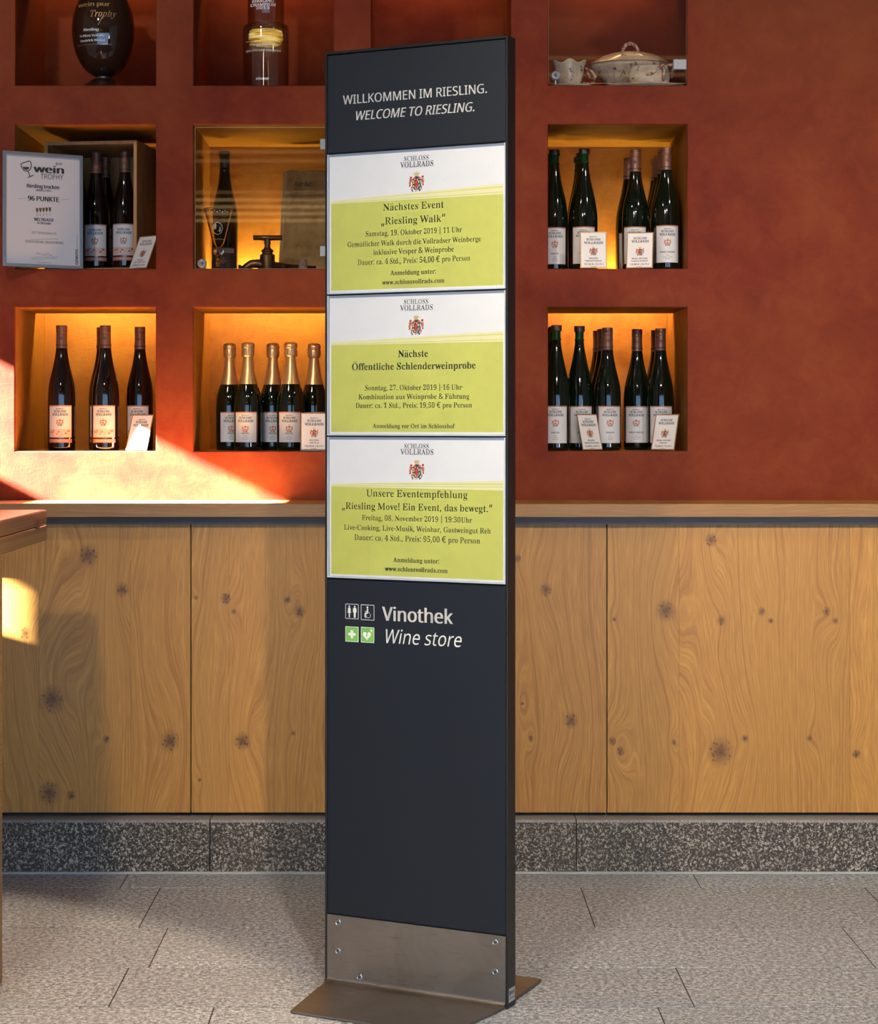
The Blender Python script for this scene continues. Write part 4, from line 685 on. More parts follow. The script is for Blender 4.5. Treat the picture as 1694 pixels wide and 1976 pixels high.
def icon(x0, y0, x1, y1, kind):
    (ua, _), (ub, _) = sg(*z2(x0, (y0 + y1) / 2)), sg(*z2(x1, (y0 + y1) / 2)); zc = (sg(*z2((x0 + x1) / 2, y0))[1] + sg(*z2((x0 + x1) / 2, y1))[1]) / 2
    s = (ub - ua) / 2; cx = (ua + ub) / 2; hh = abs(sg(*z2((x0 + x1) / 2, y0))[1] - sg(*z2((x0 + x1) / 2, y1))[1]) / 2
    f = lambda y: (lambda a, c: (cx + a * s, y, zc + c * hh)); b = MB(); F1, F2, F3 = f(0.0010), f(0.0008), f(0.0006); wd = 0.075
    for pts in ([(-1, 1), (1, 1)], [(-1, -1), (1, -1)], [(-1, -1), (-1, 1)], [(1, -1), (1, 1)]): b.line([tuple(c * (1 - wd / 2) for c in p) for p in pts], wd, M_CREAM, F2)
    if kind in 'ph': b.add([F1(-.92, -.92), F1(.92, -.92), F1(.92, .92), F1(-.92, .92)], [(0, 1, 2, 3)], M_GREENI)
    if kind == 'p':
        b.flatpoly([(-.18, .55), (.18, .55), (.18, .18), (.55, .18), (.55, -.18), (.18, -.18), (.18, -.55), (-.18, -.55), (-.18, -.18), (-.55, -.18), (-.55, .18), (-.18, .18)], M_CREAM, F2)
    if kind == 'h':
        H = [(0 - .1 + .62 * 16 * math.sin(t) ** 3 / 16, -.08 + .6 * (13 * math.cos(t) - 5 * math.cos(2 * t) - 2 * math.cos(3 * t) - math.cos(4 * t)) / 16) for t in [2 * math.pi * i / 28 for i in range(28)]]
        b.flatpoly(H, M_CREAM, F2)
        b.flatpoly([(.0, .28), (-.28, -.12), (-.12, -.10), (-.24, -.42), (.08, .0), (-.08, .0), (.1, .26)], M_GREENI, F3)
        b.flatpoly([(.50, .80), (.62, .80), (.62, .65), (.78, .65), (.78, .53), (.62, .53), (.62, .36), (.50, .36), (.50, .53), (.34, .53), (.34, .65), (.50, .65)], M_CREAM, F2)
    if kind == 'w':
        for q, fem in ((-.40, True), (.42, False)):
            b.disc(q, .66, .13, M_CREAM, F2, 12, .12)
            if fem:
                b.flatpoly([(q - .17, .50), (q + .17, .50), (q + .24, .1), (q + .13, .1), (q + .33, -.18), (q - .33, -.18), (q - .13, .1), (q - .24, .1)], M_CREAM, F2)
                b.flatpoly([(q - .1, -.18), (q + .1, -.18), (q + .08, -.82), (q - .08, -.82)], M_CREAM, F2)
            else:
                b.flatpoly([(q - .22, .50), (q + .22, .50), (q + .27, .3), (q + .27, -.1), (q + .16, -.15), (q + .13, -.82), (q - .13, -.82), (q - .16, -.15), (q - .27, -.1), (q - .27, .3)], M_CREAM, F2)
    if kind == 'c':
        b.disc(-.02, .66, .14, M_CREAM, F2, 12, .13)
        b.line([(0.0, .50), (0.0, -.08)], .20, M_CREAM, F2); b.line([(-.38, .12), (.0, .12)], .09, M_CREAM, F2)
        b.line([(.02, -.10), (-.36, -.10), (-.36, -.62)], .16, M_CREAM, F2); b.line([(-.36, -.66), (-.18, -.66)], .1, M_CREAM, F2)
        b.line([(.12 + .34 * math.cos(a), -.36 + .34 * math.sin(a)) for a in [math.pi * (.62 + 1.55 * i / 18) - 2.6 * 0 for i in range(-4, 19)]], .06, M_CREAM, F2)
    return b.build('pictogram', lp)
for (a, c, kk, lab) in [((237, 150), (345, 273), 'w', 'toilet sign with woman and man'), ((364, 156), (473, 283), 'c', 'wheelchair user sign'),
                        ((237, 335), (345, 460), 'p', 'green first aid cross sign'), ((364, 340), (473, 467), 'h', 'green defibrillator heart sign')]:
    icon(a[0], a[1], c[0], c[1], kk)['label'] = lab
# holders
M_HOLD = flat('clear_holder_edge', (0.62, 0.66, 0.70), 0.25); M_BACKW = flat('holder_grey_back', (0.22, 0.26, 0.34), 0.35)
M_COVER = thin_glass('clear_acrylic', (0.985, 0.99, 0.99), 1.38)
seams = [1.7590, 1.4597, 1.1605, 0.8598]
hold = []
for zt_, zb_ in zip(seams, seams[1:]):
    a, c = zb_ + 0.0018, zt_ - 0.0015
    h = MB().box(0.0052, W - 0.0052, 0.0058, 0.0075, a, c, M_BACKW).build('poster_holder', sign)
    b = MB(); t = 0.0022
    b.box(0.0052, 0.0052 + t, 0.0005, 0.0057, a, c, M_HOLD); b.box(W - 0.0052 - t, W - 0.0052, 0.0005, 0.0057, a, c, M_HOLD); b.box(0.0052 + t, W - 0.0052 - t, 0.0005, 0.0057, a, a + t, M_HOLD)
    b.build('rim', h)
    MB().box(0.0076, W - 0.0076, 0.0008, 0.0020, a + 0.0024, c - 0.0005, M_COVER).build('clear_cover', h)
# steel foot: angle plate in front, flat plate behind
b = MB(); r_ = 0.011; t = 0.004
prof = [(0.0012, 0.1475), (0.0012, r_ + 0.006)] + [(0.0012 - r_ + r_ * math.cos(q), r_ + 0.006 - r_ * math.sin(q)) for q in [math.pi / 2 * i / 8 for i in range(1, 9)]]
x0, x1 = 0.0048, W - 0.0048
vs = []
for (y, z) in prof: vs += [(x0, y, z), (x1, y, z)]
fs = [(2 * i, 2 * i + 1, 2 * i + 3, 2 * i + 2) for i in range(len(prof) - 1)]; b.add(vs, fs, M_STEEL, True)
yb0, zz = prof[-1]
fl_, fr_ = (0.044 + 0.002, -0.2236), (W - 0.03, -0.2236)
q = [(x0, yb0), (x1, yb0), fr_, fl_]
b.prism(q, zz - t, zz, M_STEEL)
b.add([(x0, 0.0012, 0.1475), (x1, 0.0012, 0.1475), (x1, 0.0055, 0.1475), (x0, 0.0055, 0.1475)], [(0, 1, 2, 3)], M_STEEL)
b.build('steel_front_foot', sign)
bk = MB(); bk.prism([(0.02, ST + 0.001), (W - 0.010, ST + 0.001), (W - 0.019, 0.215), (0.035, 0.215)], 0.0005, 0.0075, M_STEEL); bk.build('steel_rear_foot', sign)
M_SCREW = flat('bright_steel', (0.72, 0.70, 0.66), 0.25, 0.95)
for (px, py) in [(651, 1780), (651, 1835), (692.5, 1886), (954.5, 1819), (954.5, 1876)]:
    u, h = sg(px, py); b = MB()
    pr = [(0.0036, 0.0), (0.0038, 0.0007), (0.0056, 0.0013), (0.0072, 0.0009), (0.0077, 0.0)]
    vs = []; n = 18
    for (rr, d) in pr: vs += [(u + rr * math.cos(2 * math.pi * i / n), 0.0010 - d, h + rr * math.sin(2 * math.pi * i / n)) for i in range(n)]
    b.add(vs, [(j * n + i, j * n + (i + 1) % n, (j + 1) * n + (i + 1) % n, (j + 1) * n + i) for j in range(len(pr) - 1) for i in range(n)], M_SCREW, True)
    b.disc(u, h, 0.0037, M_SCREW, fs_(0.0008), 16); b.disc(u, h, 0.0020, M_BLACK, fs_(0.0006), 6)
    b.build('screw', sign)
# small maker's sticker low on the narrow right side
b = MB(); fx = lambda a, c: (W + 0.0003, a, c); fx2 = lambda a, c: (W + 0.0005, a, c)
b.add([fx(.006, .012), fx(.036, .012), fx(.036, .040), fx(.006, .040)], [(0, 1, 2, 3)], flat('sticker_silver', (.55, .54, .5), .4))
b.add([fx2(.008, .026), fx2(.013, .026), fx2(.013, .036), fx2(.008, .036)], [(0, 1, 2, 3)], flat('sticker_blue', (.03, .07, .25), .4))
for k in range(5): b.line([(.015 + .004 * k, .027), (.015 + .004 * k, .034)], .0022, M_BLACK, fx2)
b.line([(.008, .020), (.034, .020)], .0012, M_BLACK, fx2); b.build('sticker', sign)

# ================================================================== crest
CM = {'g': flat('crest_gold', (.62, .48, .20), .6), 'r': flat('crest_red', (.62, .06, .03), .6), 'd': flat('crest_dark_red', (.30, .03, .02), .6), 'k': flat('crest_black', (.012, .011, .012), .6),
      'w': flat('crest_white', (.82, .81, .80), .6), 'o': flat('crest_orange', (.80, .36, .10), .6), 'b': flat('crest_blue', (.03, .08, .22), .6)}
CR = [('k', [(790, 950), (690, 1030), (600, 1060), (605, 1150), (640, 1290), (700, 1390), (790, 1415), (880, 1390), (935, 1290), (960, 1180), (975, 1060), (890, 1040)]),
      ('g', [(680, 860), (720, 838), (785, 828), (850, 836), (897, 852), (872, 900), (850, 932), (710, 932), (700, 892)]),
      ('r', [(762, 930), (700, 985), (640, 1045), (700, 1058), (745, 1010), (772, 960)]), ('r', [(820, 930), (880, 975), (960, 1020), (895, 1045), (850, 1005), (810, 960)]),
      ('g', [(700, 1060), (748, 1012), (752, 1022), (712, 1070)]), ('g', [(892, 1047), (848, 1006), (842, 1018), (884, 1058)]),
      ('d', [(545, 1000), (560, 965), (600, 958), (628, 990), (615, 1030), (560, 1040)]), ('d', [(965, 975), (1000, 940), (1040, 950), (1050, 990), (1020, 1020), (970, 1015)]),
      ('g', [(512, 1040), (545, 1030), (550, 1120), (520, 1190), (495, 1175), (520, 1110)]), ('g', [(1040, 1010), (1062, 1050), (1070, 1150), (1045, 1165), (1040, 1090)]),
      ('r', [(548, 1040), (605, 1040), (600, 1120), (572, 1200), (535, 1240), (515, 1200), (548, 1120)]), ('r', [(978, 1040), (1030, 1030), (1035, 1120), (1050, 1190), (1025, 1225), (995, 1180), (975, 1120)]),
      ('k', [(512, 1275), (545, 1215), (590, 1225), (560, 1270), (520, 1290)]), ('k', [(1000, 1200), (1050, 1235), (1045, 1270), (1000, 1255)]),
      ('w', [(600, 1110), (622, 1140), (640, 1200), (630, 1235), (608, 1210)]), ('w', [(915, 1085), (950, 1090), (950, 1170), (930, 1215)]),
      ('w', [(620, 1075), (650, 1080), (640, 1130), (615, 1110)]), ('w', [(730, 1050), (760, 1048), (758, 1080), (738, 1082)]), ('w', [(795, 1025), (825, 1042), (832, 1070), (802, 1070)]),
      ('o', [(655, 1100), (710, 1065), (715, 1205), (650, 1195)]), ('g', [(800, 1060), (845, 1070), (840, 1110), (800, 1110)]),
      ('r', [(745, 1110), (830, 1110), (838, 1210), (820, 1270), (785, 1310), (745, 1260), (735, 1180)]), ('d', [(770, 1180), (810, 1180), (812, 1230), (780, 1250)]),
      ('w', [(850, 1120), (880, 1080), (890, 1150), (860, 1190)]), ('g', [(862, 1212), (908, 1212), (900, 1290), (858, 1300)]),
      ('o', [(715, 1250), (745, 1290), (785, 1330), (770, 1405), (715, 1350)]), ('r', [(760, 1330), (785, 1320), (775, 1400), (760, 1390)]), ('w', [(785, 1400), (835, 1260), (848, 1270), (805, 1405)]),
      ('b', [(850, 1310), (900, 1300), (870, 1370), (830, 1395)]), ('w', [(660, 1250), (700, 1240), (700, 1290), (670, 1300)]),
      ('r', [(585, 1275), (640, 1290), (642, 1350), (600, 1362)]), ('r', [(935, 1285), (990, 1270), (985, 1350), (945, 1340)]),
      ('k', [(590, 1368), (640, 1360), (650, 1400), (610, 1405)]), ('k', [(620, 1410), (670, 1405), (660, 1450), (630, 1462)]), ('k', [(735, 1428), (775, 1425), (775, 1445), (735, 1448)]),
      ('k', [(800, 1432), (830, 1428), (830, 1445), (800, 1448)]), ('k', [(880, 1385), (930, 1380), (940, 1420), (900, 1450), (870, 1430)]), ('k', [(950, 1350), (985, 1350), (970, 1385), (945, 1385)])]
def crest(b, cx, cz, wd, f, lift=0.00012, lite=False):
    """f(a, b, lift) -> xyz"""
    k = wd / 575
    for i, (c, pts) in enumerate(CR):
        b.flatpoly([(cx + (x - 785) * k, cz - (y - 1145) * k) for x, y in pts], CM[c], lambda a, d, i=i: f(a, d, lift * (1 + i * 0.07)))

# ================================================================== posters
def paper(name, c, var=0.08):
    n = NT(name); f = n.noise(n.objc(), 14, 4, 0.65)
    col = n.ramp(f, [(0.35, tuple(x * (1 - var) for x in c)), (0.65, c)]); return n.set(Base_Color=col, Roughness=0.55)
M_PAPER = paper('white_poster_paper', (0.80, 0.79, 0.79), 0.03); M_LIME = paper('lime_print', (0.60, 0.60, 0.125), 0.10)
M_TINT = paper('pale_yellow_print', (0.80, 0.75, 0.42), 0.03); M_TINT2 = paper('yellow_green_print', (0.68, 0.66, 0.21), 0.03)
M_INK = flat('dark_brown_ink', (0.035, 0.030, 0.014), 0.6); M_INKB = flat('black_ink', (0.02, 0.02, 0.022), 0.6)
zo = [(610, 260), (610, 550), (610, 830)]
P1 = [('SCHLOSS', 712, 912, 208, 38, 'k'), ('VOLLRADS', 680, 950, 261, 45, 'k'), ('Nächstes Event', 540, 1037, 608, 58, 'b'), ('„Riesling Walk“', 525, 1047, 721, 58, 'b'), ('Samstag, 19. Oktober 2019 | 11 Uhr', 398, 1185, 812, 43, 'b'),
      ('Gemütlicher Walk durch die Vollradser Weinberge', 250, 1340, 894, 43, 'b'), ('inklusive Vesper & Weinprobe', 460, 1118, 968, 44, 'b'), ('Dauer: ca. 4 Std., Preis: 54,00 € pro Person', 332, 1253, 1046, 45, 'b'),
      ('Anmeldung unter:', 600, 972, 1141, 40, 'm'), ('www.schlossvollrads.com', 532, 1042, 1216, 38, 'm')]
P2 = [('SCHLOSS', 710, 908, 153, 38, 'k'), ('VOLLRADS', 678, 946, 206, 44, 'k'), ('Nächste', 663, 906, 588, 56, 'm'), ('Öffentliche Schlenderweinprobe', 288, 1297, 689, 56, 'm'), ('Sonntag, 27. Oktober 2019 | 16 Uhr', 393, 1185, 858, 42, 'b'),
      ('Kombination aus Weinprobe & Führung', 338, 1245, 932, 42, 'b'), ('Dauer: ca. 1 Std., Preis: 19,50 € pro Person', 315, 1268, 1003, 42, 'b'), ('Anmeldung vor Ort im Schlosshof', 455, 1127, 1170, 36, 'm')]
P3 = [('SCHLOSS', 713, 913, 150, 38, 'k'), ('VOLLRADS', 681, 951, 200, 44, 'k'), ('Unsere Eventempfehlung', 402, 1230, 550, 58, 'b'), ('„Riesling Move! Ein Event, das bewegt.“', 205, 1432, 658, 56, 'b'), ('Freitag, 08. November 2019 | 19:30Uhr', 367, 1267, 747, 43, 'b'),
      ('Live-Cooking, Live-Musik, Weinbar, Gastweingut Reh', 220, 1420, 830, 43, 'b'), ('Dauer: ca. 4 Std., Preis: 95,00 € pro Person', 305, 1333, 913, 46, 'b'), ('Anmeldung unter:', 623, 998, 1085, 38, 'm'), ('www.schlossvollrads.com', 555, 1068, 1160, 38, 'm')]
labs = ['top poster in the sign announcing the „Riesling Walk“ event, white and lime green', 'middle poster in the sign reading Öffentliche Schlenderweinprobe on lime green', 'lowest poster in the sign reading Unsere Eventempfehlung on lime green']
crs = [(813, 385, 130), (810, 330, 130), (815, 327, 130)]
for i, (lines, lab) in enumerate(zip((P1, P2, P3), labs)):
    zb_ = seams[i + 1] + 0.0046; zt_ = seams[i] - 0.0070; ox = 0.0088; pw = W - 2 * ox; ph = zt_ - zb_
    root = thing('event_poster', lab, 'poster', (SX + ox * sc_, SY - ox * ss_, zb_), -SA, 'event posters in the sign')
    b = MB(); b.box(0, pw, 0.0042, 0.0046, 0, ph, M_PAPER); gz = ph - 0.0935
    F = lambda y: (lambda a, c: (a, y, c)); Q = lambda y, pts, m: b.add([(a, y, c) for a, c in pts], [tuple(range(len(pts)))], m)
    m0, m1 = 0.0042, pw - 0.0025; mb = 0.0045
    tilt = (0, 0, -0.0155)[i] if i == 2 else 0.0
    Q(0.0041, [(m0, mb), (m1, mb), (m1, gz), (m0, gz)], M_LIME)
    if i < 2:
        Q(0.0040, [(m0, gz - 0.006), (m1, gz - 0.006 + 0.001), (m1, gz + 0.0165), (m0, gz)], M_TINT)
        Q(0.0039, [(m0 + 0.02, gz + 0.0006), (m1, gz + 0.0085), (m1, gz + 0.0115), (m0 + 0.15, gz + 0.004)], M_TINT2)
        Q(0.0039, [(m0, gz - 0.0048), (m1, gz - 0.002), (m1, gz + 0.0005), (m0, gz - 0.0038)], M_TINT2)
    else:
        Q(0.0040, [(m0, gz - 0.006), (m1, gz - 0.0085), (m1, gz + 0.0115), (m0, gz)], M_TINT)
        Q(0.0039, [(m0 + 0.02, gz - 0.0002), (m1, gz + 0.0025), (m1, gz + 0.0058), (m0 + 0.12, gz + 0.0022)], M_TINT2)
        Q(0.0039, [(m0, gz - 0.005), (m1, gz - 0.0025), (m1, gz - 0.0005), (m0, gz - 0.0035)], M_TINT2)
    b.build('paper_sheet', root)
    for (t, a, c, y, cp, kd) in lines:
        b = MB(); put(b, t, zo[i][0] + a / 4.235, zo[i][0] + c / 4.235, zo[i][1] + y / 4.235, cp / 4.235, (ox, zb_), M_INK if kd == 'b' else M_INKB, 0.0036, bold=0.007 if kd != 'm' else 0.022); b.build('lettering', root)
    if i == 1:
        b = MB(); u0, h0 = sg(zo[1][0] + 1012 / 4.235, zo[1][1] + 834 / 4.235); u1, _ = sg(zo[1][0] + 1030 / 4.235, 0); b.line([(u0 - ox, h0 - zb_), (u0 - ox + 0.006, h0 - zb_)], 0.0006, M_INK, F(0.0036)); b.build('pen_mark', root); b = MB()
        u0, h0 = sg(zo[1][0] + 1180 / 4.235, zo[1][1] + 832 / 4.235); b.line([(u0 - ox, h0 - zb_), (u0 - ox + 0.005, h0 - zb_)], 0.0006, M_INK, F(0.0036)); b.build('pen_mark', root)
    b = MB(); cx_, cy_, cw = crs[i]; u, h = sg(zo[i][0] + cx_ / 4.235, zo[i][1] + cy_ / 4.235); ua, _ = sg(zo[i][0] + (cx_ - cw / 2) / 4.235, 500); ub, _ = sg(zo[i][0] + (cx_ + cw / 2) / 4.235, 500)
    crest(b, u - ox, h - zb_, ub - ua, lambda a, c, l: (a, 0.0039 - l, c)); b.build('crest', root)

# ================================================================== table corner at the left
M_TAB = oak('light_beech_table', [], (0.60, 0.36, 0.15), (0.50, 0.285, 0.105), (0.36, 0.19, 0.06), True, 0.25)
M_TABTOP = oak('pink_lit_table_top', [], (0.46, 0.19, 0.10), (0.38, 0.15, 0.075), (0.28, 0.10, 0.05), True, 0.12)  # glossy top, pink light off the sunlit wall put into its colour
tb = thing('table', 'corner of a high light wooden table at the left edge, top in two layers', 'table', (-1.2, 4.4, 0.0))
ht = wz(984, 4.8); th = 0.072
b = MB().box(-0.30, 0.33, -0.75, 0.40, ht - 0.034, ht, M_TAB, 0.002); b.add([(-0.298, -0.748, ht + 0.0004), (0.327, -0.748, ht + 0.0004), (0.327, 0.397, ht + 0.0004), (-0.298, 0.397, ht + 0.0004)], [(0, 1, 2, 3)], M_TABTOP)
b.build('upper_leaf', tb)
MB().box(-0.30, 0.33, -0.75, 0.40, ht - th, ht - 0.0355, M_TAB, 0.002).build('lower_leaf', tb)
MB().box(0.328, 0.3304, 0.268, 0.305, ht - 0.041, ht - 0.018, flat('dark_spline', (0.09, 0.045, 0.02), 0.5)).build('dark_spline', tb)
for (x, y) in ((0.25, -0.18), (-0.29, -0.18), (0.25, -0.70), (-0.29, -0.70)):
    MB().box(x, x + 0.0795, y, y + 0.065, 0.0015, ht - th - 0.0003, M_TAB, 0.002).build('leg', tb)
# ================================================================== bottles
ZF = {'T': ZT[0] + 0.0035, 'M': ZM[0] + 0.0035, 'B': ZB[0] + 0.0035}
def bottle_glass(name, c, edge):
    n = NT(name); lw = n.n('ShaderNodeLayerWeight', i_Blend=0.35)
    return n.set(Base_Color=n.mix(lw.outputs['Facing'], c, edge), Roughness=0.07, Coat_Weight=0.3)
G_BROWN = bottle_glass('dark_brown_bottle_glass', (0.004, 0.002, 0.0015), (0.018, 0.006, 0.004))
G_GREEN = bottle_glass('dark_green_bottle_glass', (0.0025, 0.004, 0.002), (0.006, 0.016, 0.006))
def neck_glass():
    n = NT('green_neck_glass'); return n.set(Base_Color=(0.01, 0.07, 0.018), Roughness=0.08, Transmission_Weight=0.6, IOR=1.3)
G_NECK = neck_glass()
M_COPPER = flat('copper_capsule', (0.19, 0.078, 0.048), 0.38, 0.45); M_COPDK = flat('dark_copper_ring', (0.14, 0.055, 0.035), 0.4, 0.4)
M_FOIL = NT('gold_foil'); _f = M_FOIL.noise(M_FOIL.objc(), 130, 3, 0.6, 0.4); M_FOIL.bump(_f, 0.25, 0.001)
M_FOIL = M_FOIL.set(Base_Color=(0.66, 0.42, 0.19), Metallic=0.75, Roughness=0.34)
M_CAPBL = flat('black_stopper', (0.012, 0.011, 0.011), 0.4); M_CAPBR = flat('dark_red_brown_stopper', (0.055, 0.020, 0.013), 0.45)
M_LABEL = flat('white_label_paper', (0.62, 0.60, 0.61), 0.6); M_LCOP = flat('copper_label_print', (0.42, 0.17, 0.11), 0.5, 0.2)
M_LINK = flat('label_ink', (0.03, 0.028, 0.03), 0.6); M_LBR = flat('label_brown_drawing', (0.30, 0.11, 0.07), 0.6); M_OLDL = flat('old_faded_label', (0.10, 0.075, 0.060), 0.7)
M_LWASH = flat('label_sepia_wash', (0.60, 0.42, 0.38), 0.6)
PROF = {
 'hock': [(.0340, 0), (.0372, .003), (.0380, .010), (.0380, .145), (.0362, .176), (.0310, .2035), (.0242, .231), (.0187, .2587), (.0152, .286), (.0146, .300)],
 'tall': [(.0340, 0), (.0372, .003), (.0380, .010), (.0380, .140), (.0370, .163), (.0320, .200), (.0250, .232), (.0185, .262), (.0138, .290), (.0122, .306)],
 'sekt': [(.0360, 0), (.0385, .004), (.0392, .012), (.0392, .125), (.0365, .1525), (.0310, .172), (.0252, .189)]}
def body_prof(kind, k):
    P = [(r, z * k) for r, z in PROF[kind]]
    return [(0.0, 0.0), P[0]] + P[1:3] + [(P[3][0], P[3][1] * 0.5)] + smooth_prof(P[3:], 3)
def rad(P, z):
    for (r0, a), (r1, b_) in zip(P, P[1:]):
        if a <= z <= b_ and b_ > a: return r0 + (r1 - r0) * (z - a) / (b_ - a)
    return P[-1][0]
def wrap(r, zc=0.0):
    return lambda a, c, l=0.0: ((r + 0.0004 + l) * math.sin(a / r), -(r + 0.0004 + l) * math.cos(a / r), zc + c)
def label_mesh(kind, r=0.038):
    b = MB(); F = lambda l: (lambda a, c: wrap(r)(a, c, l))
    def patch(a0, a1, z0, z1, m, l, n=12):
        b.add([F(l)(a0 + (a1 - a0) * i / n, z) for z in (z0, z1) for i in range(n + 1)], [(i, i + 1, n + 2 + i, n + 1 + i) for i in range(n)], m, True)
    hw = 0.0355 if kind != 'sekt' else 0.034
    z0, z1 = {'hill': (.0365, .1265), 'box': (.0365, .1265), 'sekt': (.0235, .1085), 'old': (.012, .078)}.get(kind, (.021, .125))
    if kind == 'old':
        patch(-hw, hw, z0, z1, M_OLDL, 0); patch(-hw * .9, hw * .9, z1 - .016, z1 - .003, M_LWASH, .0001)
        b.text('SCHLOSS VOLLRADS', -.026, .026, z1 - .012, .0055, M_LINK, F(.0003)); crest(b, 0, .038, .018, lambda a, c, l: wrap(r)(a, c, l + .0002)); return b
    patch(-hw, hw, z0, z1, M_LCOP, 0); e = .0022
    es = .0010
    patch(-hw + es * 2, hw - es * 2, z0 + (0.0008 if kind == 'hill' else .0004), z1 - .0032, M_LABEL, .0001)
    T = lambda t, w_, z, cap, m=M_LINK, fam='r', **k: b.text(t, -w_ / 2, w_ / 2, z, cap, m, F(.0003), fam=fam, **k)
    tp = z1 - .0032
    if kind != 'box': T('WEINGUT', .021, tp - .0080, .0032, bold=.05)
    T('SCHLOSS', .034, tp - .0165, .0062, bold=.05); T('VOLLRADS', .045, tp - .0258, .0070, bold=.05)
    crest(b, 0, tp - .0440, .0205, lambda a, c, l: wrap(r)(a, c, l + .0002), .0001)
    if kind in ('hill', 'box'):
        patch(-hw + .0022, hw - .0022, z0 + .0008, z0 + .024, M_LWASH, .00015)
        rn = random.Random(3)
        b.line([(-.032, z0 + .026), (-.015, z0 + .0275), (.005, z0 + .022), (.018, z0 + .0215), (.030, z0 + .017), (.020, z0 + .010)], .0007, M_LBR, F(.0003))
        b.line([(-.032, z0 + .012), (-.015, z0 + .006), (.0, z0 + .003), (.008, z0 + .002)], .0007, M_LBR, F(.0003))
        for k in range(26):
            a = rn.uniform(-.031, .028); c = z0 + rn.uniform(.004, .018); s_ = rn.uniform(.001, .0032)
            b.flatpoly([(a - s_, c), (a + s_, c), (a + s_ * .9, c + s_ * 1.1), (a, c + s_ * 2.0), (a - s_ * .8, c + s_)], M_LBR, F(.0003)) if k % 2 else b.line([(a - s_ * 2, c), (a + s_ * 2, c + s_)], .0006, M_LBR, F(.0003))
    elif kind == 'riesling': T('RIESLING', .023, z0 + .0275, .0042, bold=.04); T('2017', .009, z0 + .0195, .0026); T('Kabinett', .013, z0 + .0145, .0028); T('Rheingau', .0145, z0 + .0095, .0028)
    elif kind == 'winkel': T('WINKEL RIESLING', .043, z0 + .0275, .0042, bold=.04); T('2018', .009, z0 + .0195, .0026); T('Kabinett feinherb', .027, z0 + .0145, .0028); T('Rheingau', .0145, z0 + .0095, .0028)
    elif kind == 'sekt': T('RIESLING', .022, z0 + .0225, .0042, bold=.04); T('2016', .009, z0 + .0165, .0026); T('Sekt Brut', .016, z0 + .0120, .0028); T('Rheingau', .0145, z0 + .0070, .0028)
    return b
def strip_mesh(txt, r=0.038):
    b = MB(); n = 12; hw = .0365; F = lambda l: (lambda a, c: wrap(r)(a, c, l))
    b.add([F(0)(-hw + 2 * hw * i / n, z) for z in (.0225, .0330) for i in range(n + 1)], [(i, i + 1, n + 2 + i, n + 1 + i) for i in range(n)], M_LCOP, True)
    b.text(txt, -.023, .023, .0258, .0036, M_LABEL, F(.0002), fam='s'); return b
def eagle(b, r, z, s, m):
    F = wrap(r); f = lambda a, c: F(a * s, z + c * s, .0003)
    for p in ([(-.15, -.6), (.15, -.6), (.25, .2), (.12, .55), (-.12, .55), (-.25, .2)], [(-.25, .1), (-.8, .6), (-.75, .1), (-.9, -.1), (-.7, -.3), (-.8, -.6), (-.4, -.4), (-.2, -.2)],
              [(.25, .1), (.8, .6), (.75, .1), (.9, -.1), (.7, -.3), (.8, -.6), (.4, -.4), (.2, -.2)], [(-.15, -.6), (-.45, -1), (0, -.8), (.45, -1), (.15, -.6)], [(-.14, .55), (.14, .55), (.25, .85), (0, .75), (-.2, .9)]):
        b.flatpoly(p, m, f)
